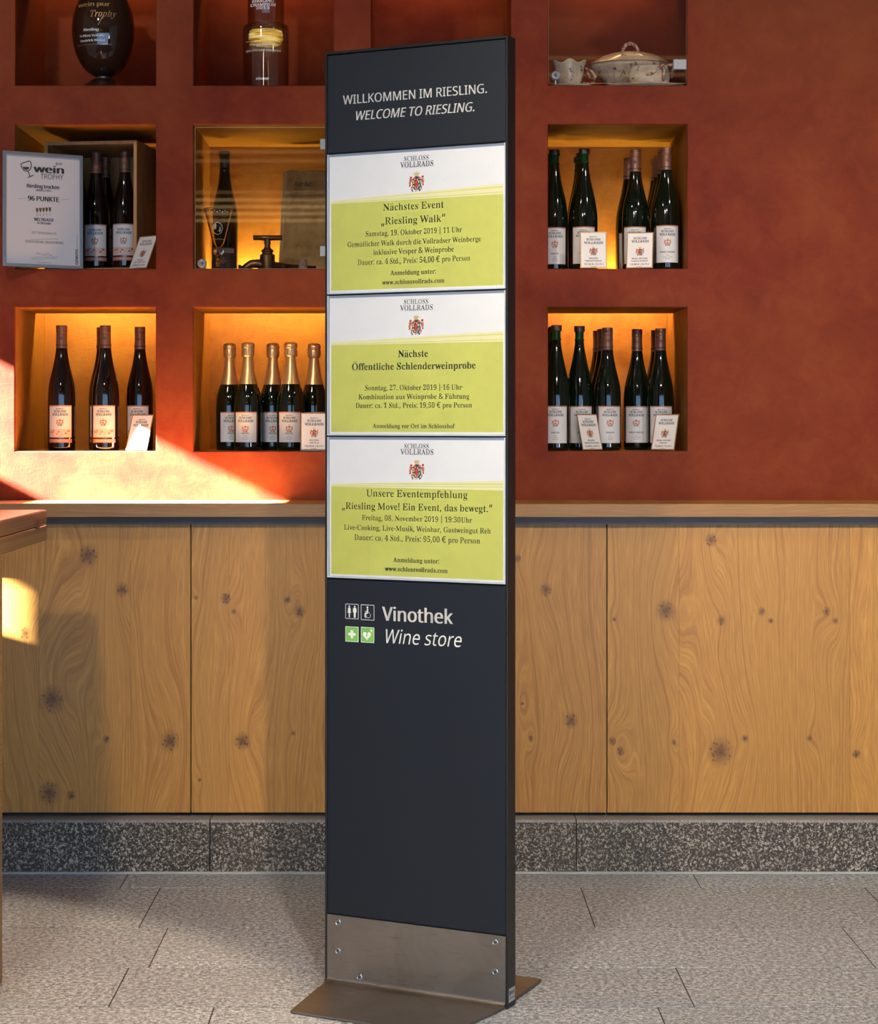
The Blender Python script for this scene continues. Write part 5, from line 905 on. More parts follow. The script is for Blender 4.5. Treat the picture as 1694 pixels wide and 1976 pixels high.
# prototypes, one per kind; every further bottle is a copy
def proto(kind):
    body, cap, lab, H = kind; k = H / {'hock': .347, 'tall': .347, 'sekt': .3037}[body]
    root = bpy.data.objects.new({'sekt': 'sparkling_wine_bottle'}.get(body, 'wine_bottle'), None); COL.objects.link(root)
    P = body_prof(body, k); g = G_GREEN if (cap in ('black', 'brown') or lab in ('winkel', 'riesling', 'sekt')) else G_BROWN
    b = MB().lathe(P, g, 32); zt_ = P[-1][1]
    if body == 'tall':
        b.lathe([(.0122, zt_), (.0140, zt_ + .001), (.0140, zt_ + .0035), (.0120, zt_ + .005)], G_NECK, 24); b.lathe([(.0120, zt_ + .005), (.0118, H - .014)], G_NECK, 24)
    b.build('glass_body', root)
    if cap in ('copper', 'gold'):
        z0 = .286 * k - .002; q = H - .022
        pr = [(rad(P, z0) + .0006, z0), (.0150, q - .020), (.0150, q - .0012)]
        c = MB().lathe(pr, M_COPPER, 28).lathe([(.0150, q - .0012), (.0141, q), (.0152, q + .0012), (.0154, q + .006), (.0146, q + .007), (.0153, q + .008), (.0153, q + .012), (.0147, q + .013), (.0153, q + .014), (.0153, H - .0012), (.0146, H), (0, H)], M_COPPER, 28)
        c.lathe([(rad(P, z0 + .005) + .0012, z0 + .006), (rad(P, z0 + .010) + .0012, z0 + .010)], M_LINK, 28); eagle(c, .0152, q - .0135, .0062, M_LINK); c.build('screw_capsule', root)
    elif cap in ('black', 'brown'):
        m = M_CAPBL if cap == 'black' else M_CAPBR
        MB().lathe([(.0118, H - .016), (.0150, H - .016), (.0152, H - .015), (.0152, H - .0012), (.0145, H), (0, H)], m, 28).build('stopper', root)
    elif cap == 'none':
        MB().lathe([(.0146, .300 * k), (.0148, H - .014), (.0165, H - .013), (.0165, H - .002), (.0155, H), (0, H)], M_CAPBL, 24).build('sealed_mouth', root)
    elif cap == 'foil':
        fo = smooth_prof([(.0262, .1860), (.0205, .208), (.0172, .2275), (.0140, .248), (.0130, .262)], 3)
        c = MB().lathe([(r_ + .0004, z * k) for r_, z in fo], M_FOIL, 32)
        cr = lambda a, z: 1 + .04 * math.sin(7 * a + z * 900) + .03 * math.sin(13 * a)
        c.lathe([(r_, z * k) for r_, z in [(.0134, .2618), (.0165, .264), (.0178, .270), (.0180, .281), (.0168, .2865)]], M_FOIL, 36, lobe=cr)
        c.lathe([(r_, z * k) for r_, z in [(.0168, .2865), (.0184, .2885), (.0186, .294), (.0170, .3005), (.0110, .3032), (0, .3037)]], M_FOIL, 36, lobe=lambda a, z: 1 + .015 * math.sin(9 * a))
        f = wrap(.0182)
        for i in range(9): c.disc(-.006 + .006 * (i % 3), (.2705 + .004 * (i // 3)) * k, .0009, M_LINK, lambda a, z: f(a, z, .0008), 6)
        c.build('foil_capsule', root)
    lm = label_mesh(lab, P[3][0]); lm.build('label', root)
    if lab in ('hill', 'box'): strip_mesh('2017 GREIFENBERG' if lab == 'hill' else '2017 SCHLOSSBERG').build('lower_label', root)
    return root
PROTO = {}
def bottle(px, d, kind, floor, label, group, yaw=0.0, dx=0.0):
    Y = DW + d; loc = (wx(px, Y) + dx, Y, ZF[floor] + 0.0003)
    if kind not in PROTO:
        o = proto(kind); PROTO[kind] = o; o.location = loc; o.rotation_euler = (0, 0, R(yaw)); o['label'] = label; o['category'] = 'bottle'; o['group'] = group; return o
    return dup(PROTO[kind], loc, R(yaw), label, group)
# bottom row, first column
K = ('hock', 'copper', 'hill', .350); g = 'bottles in the bottom left niche'
bottle(119.0, .085, K, 'B', 'leftmost dark wine bottle in the bottom left niche, pink hillside label', g, 2)
bottle(203.5, .085, K, 'B', 'middle front dark wine bottle with hillside label in the bottom left niche', g, -1)
bottle(197.0, .20, K, 'B', 'wine bottle hidden behind the middle one in the bottom left niche', g)
bottle(270.0, .17, K, 'B', 'wine bottle standing behind the sunlit price card in the bottom left niche', g, -6)
# bottom row, second column
K = ('sekt', 'foil', 'sekt', .3037); g = 'sparkling wine bottles in the second bottom niche'
for px, d, yw, lab in [(443.0, .17, 13, 'leftmost gold-foiled sparkling wine bottle'), (478.5, .10, -7, 'second gold-foiled sparkling wine bottle from the left, standing in front'), (526.5, .17, 3, 'middle gold-foiled sparkling wine bottle, third from the left'),
                       (561.0, .10, -3, 'fourth gold-foiled sparkling wine bottle from the left, standing in front'), (606.0, .17, 3, 'rightmost gold-foiled sparkling wine bottle, beside the edge of the sign')]:
    bottle(px, d, K, 'B', lab, g, yw)
# bottom row, fourth column
g = 'bottles in the bottom right niche'; KT = ('tall', 'brown', 'riesling', .350); KR = ('hock', 'copper', 'riesling', .345); KW = ('hock', 'copper', 'winkel', .345)
X1_ = wx(1073.5, DW + .07)
bottle(1073.5, .07, KT, 'B', 'green bottle with brown stopper at the far left of the bottom right niche', g, -8)
for d, lab in ((.16, 'second in the row of green stoppered bottles at the left of the bottom right niche'), (.25, 'third and rearmost green stoppered bottle at the left of the bottom right niche')):
    Y = DW + d; bottle(CX + X1_ * FPX / Y, d, KT, 'B', lab, g)
bottle(1118.0, .12, KT, 'B', 'green stoppered bottle behind the left-leaning price card in the bottom right niche', g, 6)
bottle(1172.0, .11, KR, 'B', 'copper-capped bottle in the middle front of the bottom right niche', g, 6)
bottle(1162.5, .20, KR, 'B', 'copper-capped bottle directly behind the middle one in the bottom right niche', g)
bottle(1154.0, .29, KR, 'B', 'rearmost copper-capped bottle of the middle row in the bottom right niche', g)
bottle(1229.0, .21, KW, 'B', 'copper-capped bottle with yellowish lit label, fourth front bottle of the bottom right niche', g, -10)
bottle(1274.5, .155, KW, 'B', 'copper-capped bottle behind the right price card in the bottom right niche', g, -4)
bottle(1266.0, .265, KW, 'B', 'copper-capped bottle at the right rear corner of the bottom right niche', g)
# middle row, fourth column
g = 'bottles in the middle right niche'; KT = ('tall', 'black', 'riesling', .347); KW = ('hock', 'copper', 'winkel', .345)
def row_(px, d0, ds, K_, labs_, yaw0, dd=0):
    X = wx(px, DW + d0)
    for i, (d, lab) in enumerate(zip([d0] + ds, labs_)): bottle(CX + X * FPX / (DW + d), d, K_, 'M', lab, g, yaw0 if i == 0 else 0)
row_(1070, .15, [.24], KT, ['black-stoppered bottle at the far left of the middle right niche', 'black-stoppered bottle behind the far left one in the middle right niche'], -3)
row_(1127, .13, [.22, .31], KT, ['black-stoppered bottle behind the left price card of the middle right niche', 'second black-stoppered bottle behind the left price card of the middle right niche', 'rearmost black-stoppered bottle behind the left price card of the middle right niche'], -8)
row_(1226, .13, [.31], KW, ['copper-capped bottle behind the slanted price card of the middle right niche', 'rear copper-capped bottle seen as a sliver behind the slanted price card'], -10)
row_(1286, .09, [.175, .26, .338], KW, ['rightmost copper-capped bottle of the middle right niche, front of its row', 'second copper-capped bottle in the right row of the middle right niche', 'third copper-capped bottle in the right row of the middle right niche', 'rearmost copper-capped bottle in the right row of the middle right niche'], -3)

# ================================================================== wooden wine case with its bottles
M_PINE = oak('pine_case', [], (0.58, 0.30, 0.11), (0.48, 0.235, 0.075), (0.32, 0.14, 0.04), False, 0.55)
YA = R(8); cx0 = wx(74, DW + .03); cy0 = DW + .122
cw, ch, cd, tt = .268, .366, .29, .010
zc0 = ZF['M'] + .0004
case = thing('wooden_wine_case', 'open pine wine case standing on end in the middle left niche', 'crate', (cx0, cy0, zc0), -YA)
MB().box(0, tt, 0, cd, 0, ch, M_PINE, .0008).build('side_board', case); MB().box(cw - tt, cw, 0, cd, 0, ch, M_PINE, .0008).build('side_board', case)
MB().box(tt + .0002, cw - tt - .0002, 0.001, cd, ch - tt, ch, M_PINE, .0008).build('top_board', case); MB().box(tt + .0002, cw - tt - .0002, 0.001, cd, 0, tt, M_PINE, .0008).build('bottom_board', case)
MB().box(tt + .0002, cw - tt - .0002, cd - .008, cd, tt + .0002, ch - tt - .0002, M_PINE).build('back_board', case)
K = ('hock', 'copper', 'box', .335); g = 'bottles inside the wooden wine case'
for px, dd, lab in [(241, .10, 'rightmost bottle inside the wooden wine case'), (186, .12, 'middle front bottle inside the wooden wine case'), (203, .225, 'bottle behind the middle one inside the wooden wine case'), (151, .20, 'bottle at the left of the wine case, half behind the framed certificate')]:
    o = bottle(px, dd + .065, K, 'M', lab, g, 2); o.location.z = zc0 + tt + .0004

# ================================================================== price cards in small acrylic stands
M_CARD = flat('card_paper', (0.74, 0.70, 0.69), 0.55); M_CLIP = flat('bronze_card_edge', (0.30, 0.16, 0.07), 0.35, 0.3)
M_ACR = thin_glass('acrylic_stand', (0.97, 0.97, 0.96), 1.45)
def card(px, d, floor, yaw, lean, lines, label, group, wd=.074, ht_=.105):
    Y = DW + d; root = thing('price_card', label, 'price card', (wx(px, Y), Y, ZF[floor] + .0008), R(yaw), group)
    sl_, cl_ = math.sin(R(lean)), math.cos(R(lean)); f = lambda y: (lambda a, c: (a, c * sl_ + y * cl_, c * cl_ - y * sl_))
    g3 = lambda a, c, y: f(y)(a, c)
    hw = wd / 2; b = MB(); b.prism([(-hw, 0.002), (hw, 0.002), (hw, ht_), (-hw, ht_)], 0.0, 0.0008, M_CLIP, lambda a, c, y: g3(a, c, y)); e = .0028
    b.add([f(-.0002)(*p) for p in [(-hw + e, .002 + e), (hw - e, .002 + e), (hw - e, ht_ - e), (-hw + e, ht_ - e)]], [(0, 1, 2, 3)], M_CARD); b.build('card', root)
    b = MB()
    for (t, w_, z, cap) in lines: b.text(t, -w_ / 2, w_ / 2, z, cap, M_LINK, f(-.0006), fam='r' if t in ('WEINGUT', 'SCHLOSS', 'VOLLRADS') else 's', bold=.05)
    b.build('lettering', root); b = MB(); crest(b, 0, .050, .024, lambda a, c, l: f(-.0003 - l)(a, c), .00012); b.build('crest', root)
    b = MB(); b.prism([(-hw - .001, 0.001), (hw + .001, 0.001), (hw + .001, ht_ + .003), (-hw - .001, ht_ + .003)], .0012, .0028, M_ACR, lambda a, c, y: g3(a, c, y))
    b.box(-hw - .001, hw + .001, .003, .040, 0.0, .0016, M_ACR); b.build('acrylic_stand', root); return root
W3 = [('WEINGUT', .022, .089, .0032), ('SCHLOSS', .038, .080, .0064), ('VOLLRADS', .052, .070, .0074)]
W2 = [('SCHLOSS', .036, .085, .0060), ('VOLLRADS', .048, .0755, .0070)]
price = lambda a, c, p, wa, wc: [(a, wa, .0275, .0040), (c, wc, .0205, .0040), (p, .052, .0105, .0050), ('inkl. MwSt.', .016, .0055, .0020)]
gc = 'price cards standing in the niches'
card(1145.5, .012, 'M', 0, 9, W3 + price('RIESLING', 'Kabinett feinherb', '12,50 € / 0,75 l', .024, .046), 'upright price card 12,50 € at the left of the middle right niche', gc)
card(1233.5, .014, 'M', -14, 12, W2 + price('Winkel  RIESLING', 'Kabinett feinherb', '13,00 € / 0,75 l', .044, .044), 'slightly slanted price card 13,00 € in the middle right niche', gc)
card(1144.0, .032, 'B', 36, 15, W3 + price('RIESLING', 'Kabinett fruchtsüß', '12,50 € / 0,75 l', .024, .050), 'left-leaning price card 12,50 € in the bottom right niche', gc)
card(1278.0, .034, 'B', -36, 16, W2 + price('Winkel  RIESLING', 'Kabinett', '13,00 € / 0,75 l', .044, .022), 'right-leaning price card 13,00 € in the bottom right niche', gc)
card(606.0, .010, 'B', 0, 4, W3 + price('RIESLING', 'Sekt Brut', '14,50 € / 0,75 l', .026, .026), 'price card 14,50 € in front of the sparkling wine, beside the sign', gc)
card(262.0, .034, 'B', -30, 18, W3 + price('RIESLING', 'Kabinett', '13,50 € / 0,75 l', .024, .024), 'sunlit price card in the bottom left niche', gc)
card(265.0, .032, 'M', -40, 24, W2 + price('Riesling', 'VDP.GROSSE LAGE', '29,00 € / 0,75L', .022, .048), 'small slanted price card at the right of the wooden wine case', gc)

# ================================================================== framed certificate leaning in the middle left niche
M_ALU = flat('silver_frame', (0.62, 0.62, 0.63), 0.24, 0.9)
fw, fh = .224, .318
cert = thing('framed_certificate', 'silver framed wine trophy certificate, 96 Punkte, leaning at the far left', 'certificate', (wx(4, DW - .048), DW - .048, ZF['M'] + .0034), R(24), None, 0, R(0.7))
ln = R(3); fC = lambda y: (lambda a, c: (a, y * math.cos(ln) + c * math.sin(ln), c * math.cos(ln) - y * math.sin(ln)))
b = MB(); t = .0085
for (a0, a1, c0, c1) in ((0, t, 0, fh), (fw - t, fw, 0, fh), (t, fw - t, 0, t), (t, fw - t, fh - t, fh)):
    b.prism([(a0, c0), (a1, c0), (a1, c1), (a0, c1)], -.007, .006, M_ALU, lambda a, c, y: fC(y)(a, c))
b.build('frame', cert)
b = MB(); b.prism([(t, t), (fw - t, t), (fw - t, fh - t), (t, fh - t)], .0, .004, flat('certificate_paper', (.66, .60, .60), .35), lambda a, c, y: fC(y)(a, c)); sh = b.build('certificate_sheet', cert)
b = MB(); F = fC(-.0005); zc = lambda u, v: ((u - 40) / 735 * fw, fh - (v - 425 - (u - 25) / 735 * 85) / 1130 * fh)
def ct(txt, u0, u1, v, cap, fam='s', bold=.05, **k):
    (a, _), (c, _) = zc(u0, v), zc(u1, v); _, z = zc((u0 + u1) / 2, v); b.text(txt, a, c, z, cap / 1130 * fh, M_LINK, F, fam=fam, bold=bold, **k)
ct('wein', 330, 600, 665, 70, bold=.10); ct('pur', 530, 590, 590, 28, bold=.03); ct('TROPHY', 390, 598, 730, 52, bold=0.0)
ct('Riesling trocken', 265, 560, 815, 36, bold=.06); ct('GENUSS 2/2019', 345, 485, 845, 18); ct('96 PUNKTE', 275, 558, 942, 46, bold=.06)
ct('WELTKLASSE', 330, 510, 1140, 30); ct('95-100 Punkte', 358, 484, 1170, 20); ct('2017 Schlossberg GG', 308, 535, 1268, 24, bold=0); ct('Schloss Vollrads, Oestrich-Winkel', 250, 595, 1358, 26, bold=0)
def scrawl(b, x0, x1, z, hgt, m, F, seed, wd=.0004):
    rn = random.Random(seed); n = max(8, int((x1 - x0) / hgt * 2.6)); pts = []
    for i in range(n):
        pts.append((x0 + (x1 - x0) * i / (n - 1) + rn.uniform(-.1, .1) * hgt, z + (hgt * rn.uniform(.45, 1.0) if i % 2 else rn.uniform(-.15, .2) * hgt)))
    b.line(pts, wd, m, F)
_a, _z = zc(345, 1470); scrawl(b, _a, zc(495, 0)[0], _z, .009, M_LINK, F, 5, .0006)
for _u0, _u1, _v, _s in ((310, 420, 1508, 1), (430, 540, 1508, 2), (365, 490, 1545, 3)): scrawl(b, zc(_u0, 0)[0], zc(_u1, 0)[0], zc(_u0, _v)[1], .0022, M_LINK, F, _s, .0003)
for (u0, u1, v) in ((180, 258, 905), (580, 648, 935), (295, 550, 1312), (295, 550, 1490)):
    b.line([zc(u0, v), zc(u1, v + (10 if u1 - u0 > 100 else 0))], .0006, M_LINK, F)
for i in range(5):
    u = 358 + i * 29
    for pts in ([(u - 12, 1005), (u + 12, 1008), (u + 9, 1040), (u, 1050), (u - 9, 1038)],): b.flatpoly([zc(*p) for p in pts], flat('glass_pictogram_brown', (.10, .07, .02), .6), F)
    b.line([zc(u, 1045), zc(u, 1076)], .0006, M_LINK, F); b.line([zc(u - 9, 1077), zc(u + 9, 1079)], .0008, M_LINK, F)
wl = lambda p: [zc(*q) for q in p]
b.line(wl([(208, 565), (230, 555), (262, 545), (292, 537), (302, 560), (305, 590), (295, 620), (270, 640), (240, 632), (220, 605), (208, 565)]), .0026, M_LINK, F)
b.flatpoly(wl([(222, 592), (286, 598), (282, 615), (264, 627), (240, 620)]), M_LINK, F); b.line(wl([(275, 640), (293, 690)]), .0026, M_LINK, F); b.line(wl([(272, 702), (325, 680)]), .0026, M_LINK, F)
b.build('lettering', cert)
b = MB(); k = -1; b.text('GENUSS', 0, .042, 0, .0075, M_LINK, lambda a, c: F(fw - .0125 - c, .014 + a), fam='s', bold=.06); scrawl(b, .047, .085, .001, .0030, M_LINK, lambda a, c: F(fw - .0125 - c, .014 + a), 9, .0003); b.build('side_lettering', cert)
# ================================================================== glass doors of the two showcases
M_PANE = thin_glass('showcase_pane', (0.95, 0.93, 0.90), 1.5); M_CHROME = flat('brushed_chrome', (0.24, 0.25, 0.27), 0.45, 0.5); M_GEDGE = flat('pane_edge', (0.34, 0.26, 0.14), 0.2)
def lockmesh(b, x, z, y, r=.0125):
    pr = [(0, .012), (r * .35, .012), (r * .4, .010), (r * .62, .010), (r * .7, .012), (r * .95, .011), (r, .008), (r, 0)]
    n = 24; vs = []
    for rr, d in pr: vs += [(x + rr * math.cos(2 * math.pi * i / n), y - d, z + rr * math.sin(2 * math.pi * i / n)) for i in range(n)]
    b.add(vs, [(j * n + i, j * n + (i + 1) % n, (j + 1) * n + (i + 1) % n, (j + 1) * n + i) for j in range(len(pr) - 1) for i in range(n)], M_CHROME, True)
    b.box(x - .0012, x + .0012, y - .0125, y - .0118, z - .004, z + .004, M_BLACK)
def gdoor(x0, x1, z0, z1, lock, hinges, label):
    y = DW + .012; root = thing('glass_door', label, 'glass door', (x0, y, z0)); w_, h_ = x1 - x0, z1 - z0
    MB().box(0, w_, 0, .004, 0, h_, M_PANE).build('pane', root)
    e = .0009; b = MB(); b.box(-e, 0, 0, .004, 0, h_, M_GEDGE).box(w_, w_ + e, 0, .004, 0, h_, M_GEDGE).box(0, w_, 0, .004, -e, 0, M_GEDGE).box(0, w_, 0, .004, h_, h_ + e, M_GEDGE); b.build('polished_edge', root)
    b = MB(); lockmesh(b, lock[0] - x0, lock[1] - z0, -.0005); b.box(lock[0] - x0 - .002, lock[0] - x0 + .002, -.003, .0, max(0.0, lock[1] - z0 - .024) - .004, lock[1] - z0 - .012, M_CHROME); b.build('lock', root)
    for (hx0, hx1, hz0, hz1) in hinges: MB().box(hx0 - x0, hx1 - x0, -.004, .008, hz0 - z0, hz1 - z0, M_CHROME, .001).build('hinge', root)
X = lambda p: wx(p, DW); Z = lambda p: wz(p, DW)
x0, x1 = NX[1]; z0, z1 = ZM
gdoor(X(376), x1 - .006, z0 + .005, Z(245), (X(389.5), Z(508)), [(X(617), x1 - .0045, Z(287), Z(267)), (X(617), x1 - .0045, Z(494), Z(474))], 'clear glass door over the niche with the goblet and old tap')
x0, x1 = NX[3]; z0, z1 = ZT
gdoor(X(1059), X(1325), Z(159), z1 - .006, (X(1072.5), Z(145)), [(X(1300), X(1326.5), Z(133), Z(113)), (X(1300), X(1326.5), Z(-60), Z(-80))], 'clear glass door over the niche with the porcelain tureen')

# ================================================================== showcase in the middle: old bottle, goblet, tap, book, bung
o = bottle(433.5, .26, ('hock', 'none', 'old', .358), 'M', 'old dusty bottle with faded label behind the engraved goblet', 'old bottle'); del o['group']
def real_glass(name, tint, rough=0.01, ior=1.45):
    n = NT(name); return n.set(Base_Color=tint, Roughness=rough, Transmission_Weight=1.0, IOR=ior)
M_CLEAR = thin_glass('clear_crystal', (0.90, 0.88, 0.84), 1.7, 2.2, 0.85); M_ENGR = flat('engraved_white', (0.72, 0.68, 0.58), 0.7)
Y = DW + .085; M_GOB = real_glass('goblet_crystal', (1, 0.98, 0.93)); gob = thing('goblet', 'engraved crystal wine goblet in front of the old bottle', 'goblet', (wx(421.5, Y), Y, ZF['M'] + .0004)); s = Y / FPX
H = (520 - 400) * s
bowl = [(.0008, H * .375), (.010, H * .40), (.018, H * .50), (.0275, H * .70), (.0345, H * .86), (.0415, H)]
P = smooth_prof(bowl, 4); MB().lathe(P + [(r_ - .0016, z) for r_, z in P[::-1] if r_ > .004], M_GOB, 40).build('bowl', gob)
st = smooth_prof([(.0305, 0), (.028, .0022), (.010, .006), (.0055, .016), (.0085, .022), (.0055, .028), (.0068, H * .22), (.0150, H * .30), (.0135, H * .345), (.0065, H * .375)], 3)
MB().lathe([(0, 0)] + st + [(0, H * .378)], M_GOB, 24, lobe=lambda a, z: 1 + .10 * math.cos(6 * a) * (1 if z > .03 else 0)).build('stem', gob)
b = MB(); fB = lambda a, c: (lambda r_: (r_ * math.sin(a / r_), -r_ * math.cos(a / r_) - .0005, c))(rad(P, c) + .0003)
b.line([(-.014 + .014 * (1 - math.cos(t_)) , H * .66 + .018 * math.sin(t_)) for t_ in [math.pi * i / 12 for i in range(13)]], .0022, M_ENGR, fB)
b.line([(-.014, H * .66), (-.010, H * .60), (0, H * .57), (.010, H * .60), (.014, H * .66)], .0012, M_ENGR, fB)
b.flatpoly([(-.012, H * .655), (-.004, H * .66), (-.003, H * .73), (-.006, H * .75), (-.010, H * .73)], M_ENGR, fB); b.line([(.0, H * .63), (.012, H * .64)], .001, M_ENGR, fB); b.line([(.006, H * .61), (.007, H * .69)], .003, M_ENGR, fB)
for i in range(9): b.disc(-.030 + .0075 * i, H * (.93 + .015 * (i % 2)), .0020, M_ENGR, fB, 6); b.disc(-.021 + .0052 * i, H * (.505 if i in (0, 8) else .50), .0012, M_ENGR, fB, 5)
b.build('engraving', gob)
M_BRONZE = flat('dark_old_bronze', (0.14, 0.085, 0.045), 0.38, 0.85)
Y = DW + .15; tp_ = thing('beer_tap', 'old dark bronze cask tap with T-shaped handle', 'tap', (wx(516, Y), Y, ZF['M'] + .0004)); s = Y / FPX
zh = lambda v: (1750 - v) / 5.841 * s; xh = lambda u: (u - 970) / 5.841 * s
b = MB(); b.tube([(xh(808), 0, zh(1358)), (xh(812), 0, zh(1358)), (xh(905), 0, zh(1358)), (xh(912), 0, zh(1358)), (xh(1030), 0, zh(1358)), (xh(1037), 0, zh(1358)), (xh(1132), 0, zh(1358)), (xh(1137), 0, zh(1358))], [.0060, .0070, .0070, .0078, .0078, .0070, .0072, .0060], M_BRONZE, 16); b.build('handle', tp_)
b = MB().lathe([(r_ * s / 5.841 / 1.0, zh(v)) for r_, v in [(80, 1745), (84, 1700), (84, 1560), (80, 1548), (60, 1546), (60, 1520), (68, 1515), (70, 1500), (40, 1480), (30, 1450), (38, 1415), (30, 1385), (28, 1370)]], M_BRONZE, 24); b.build('stem', tp_)
b = MB(); b.tube([(xh(1120), .035, .018), (xh(1060), .01, .018), (xh(970), 0, .019), (xh(860), -.002, zh(1650)), (xh(790), -.003, zh(1655)), (xh(735), -.003, zh(1690)), (xh(700), -.003, zh(1735))], [.013, .013, .015, .013, .012, .011, .012], M_BRONZE, 16)
b.tube([(xh(1140), .04, .0165), (xh(1250), .05, .0165), (xh(1500), .07, .0165)], [.014, .011, .008], M_BRONZE, 14); b.tube([(xh(706), -.003, zh(1730)), (xh(668), -.003, zh(1700)), (xh(650), -.003, zh(1665))], [.010, .008, .003], M_BRONZE, 10); b.build('spout', tp_)
M_CORK = NT('old_cork'); _f = M_CORK.noise(M_CORK.objc(), 160, 3); M_CORK.bump(_f, .5, .001); M_CORK = M_CORK.set(Base_Color=M_CORK.ramp(_f, [(.4, (.22, .15, .13)), (.6, (.36, .28, .26))]), Roughness=.9)
Y = DW + .08; tag(MB().lathe([(0, 0), (.0195, 0), (.0200, .002), (.0150, .006), (.0125, .008), (.0095, .030), (.0080, .032), (0, .0325)], M_CORK, 24).build('cask_bung'), 'small pale conical cask bung beside the sign edge', 'cask bung')
bpy.data.objects['cask_bung'].location = (wx(584.5, Y), Y, ZF['M'] + .0004)
M_COVERB = NT('old_book_cover'); _f = M_COVERB.noise(M_COVERB.objc(), 18, 5, .7); M_COVERB.bump(_f, .3, .001); M_COVERB = M_COVERB.set(Base_Color=M_COVERB.ramp(_f, [(.35, (.24, .15, .055)), (.65, (.42, .30, .13))]), Roughness=.75)
M_PAGES = flat('old_pages', (.40, .30, .15), .85)
Y = DW + .30; bk_ = thing('old_book', 'old brown cellar book with handwritten title standing upright', 'book', (wx(536, DW + .33), DW + .33, ZF['M'] + .0060), R(-6), None, R(-7), R(1.6))
bw, bh = .20, .315
MB().box(0.012, bw, 0.0, .004, 0, bh, M_COVERB, .001).build('front_cover', bk_); MB().box(0.0, bw - .004, .0045, .026, .003, bh - .004, M_PAGES, .001).build('pages', bk_); MB().box(0.0, bw, .0265, .030, 0, bh, M_COVERB, .001).build('back_cover', bk_)
b = MB(); F = lambda a, c: (a, -.0004, c)
b.text('Keller Buch', .036, .085, bh - .048, .014, M_LINK, F, shear=.25, bold=.02)
for i, (a0, a1) in enumerate([(.052, .074), (.028, .100), (.026, .102), (.026, .098), (.032, .080)]):
    scrawl(b, a0, a1, bh - .060 - .0095 * i, .0060, M_LINK, F, 20 + i, .0005)
b.build('handwriting', bk_)

# ================================================================== showcase at the top right: porcelain
def porcelain():
    n = NT('cream_porcelain'); f = n.noise(n.objc(), 30, 3)
    return n.set(Base_Color=n.ramp(f, [(.35, (.50, .42, .34)), (.65, (.62, .55, .48))]), Roughness=0.18, Coat_Weight=0.3)
M_PORC = porcelain(); M_RIM = flat('brown_porcelain_rim', (.30, .16, .10), .3); M_HAND = NT('mottled_red_handle'); _f = M_HAND.noise(M_HAND.objc(), 140, 2); M_HAND = M_HAND.set(Base_Color=M_HAND.ramp(_f, [(.45, (.55, .46, .40)), (.56, (.32, .09, .07))]), Roughness=.25)
FB, FK, FY, FL, FP = (flat('flower_blue', (.06, .10, .26), .4), flat('flower_dark', (.09, .04, .05), .4), flat('flower_yellow', (.42, .32, .04), .4), flat('flower_lilac', (.36, .38, .48), .4), flat('flower_plum', (.20, .05, .07), .4))
def surf(P, lobe=None, sx=1, sy=1):
    def f(a, c):
        r0 = rad(P, c); th = math.asin(max(-.98, min(.98, a / (r0 * sx)))); q = r0 * (lobe(th, c) if lobe else 1) + .0006
        th = math.asin(max(-.99, min(.99, a / (q * sx)))); return (q * sx * math.sin(th), -q * sy * math.cos(th) - .0004, c)
    return f
_fr = random.Random(11)
def flower(b, F, x, z, s, m, m2=None):
    n = _fr.choice((4, 5, 6)); a0 = _fr.uniform(0, 6)
    for i in range(n):
        a = a0 + 2 * math.pi * i / n + _fr.uniform(-.3, .3); L = s * _fr.uniform(.55, 1.0); w_ = s * _fr.uniform(.22, .36); mm = m if _fr.random() < .72 else FK
        ca, sa = math.cos(a), math.sin(a)
        b.flatpoly([(x + ca * p * L - sa * q * w_, z + sa * p * L + ca * q * w_) for p, q in ((.1, 0), (.45, .8), (.85, .7), (1.0, 0), (.8, -.75), (.4, -.7))], mm, F)
    if m2: b.disc(x, z, s * .28, m2, lambda p, q: (lambda v: (v[0], v[1] - .0004, v[2]))(F(p, q)), 6)
    if s > .002:
        a = _fr.uniform(-2.4, -.7); b.line([(x, z), (x + s * 1.2 * math.cos(a), z + s * 1.3 * math.sin(a))], .0004, FK, F)
Yc = DW + .20; s = Yc / FPX; f0 = ZF['T'] + .0004
u2 = lambda u: 1030 + u / 5.294; v2 = lambda v: v / 5.294
zq = lambda v: (900 - v) / 5.294 * s
tur = thing('soup_tureen', 'large lobed cream porcelain tureen with flower decor and domed lid', 'tureen', (wx(u2(985), Yc), Yc, f0))
lob = lambda a, z: 1 + .035 * abs(math.sin(4 * a)) ** .7
tw = lambda r_: r_ / 5.294 * s
P = smooth_prof([(tw(235), 0), (tw(245), zq(880)), (tw(190), zq(860)), (tw(222), zq(815)), (tw(300), zq(720)), (tw(368), zq(650)), (tw(400), zq(610)), (tw(405), zq(585))], 3)
MB().lathe([(0, 0.0002)] + P + [(tw(390), zq(584)), (tw(300), zq(600))], M_PORC, 64, lobe=lob, sy=.72).build('bowl', tur)
PL = smooth_prof([(tw(405), zq(588)), (tw(418), zq(578)), (tw(400), zq(562)), (tw(330), zq(520)), (tw(250), zq(480)), (tw(150), zq(452)), (tw(60), zq(442)), (0.0001, zq(440))], 3)
b = MB().lathe([(tw(385), zq(590))] + PL, M_PORC, 64, lobe=lob, sy=.72); b.lathe([(tw(414), zq(583)), (tw(422), zq(578)), (tw(416), zq(572))], M_RIM, 64, lobe=lob, sy=.72); b.lathe([(tw(300), zq(505) + .0006), (tw(292), zq(501) + .0010), (tw(285), zq(498) + .0006)], M_RIM, 64, lobe=lob, sy=.72); lid = b.build('lid', tur)
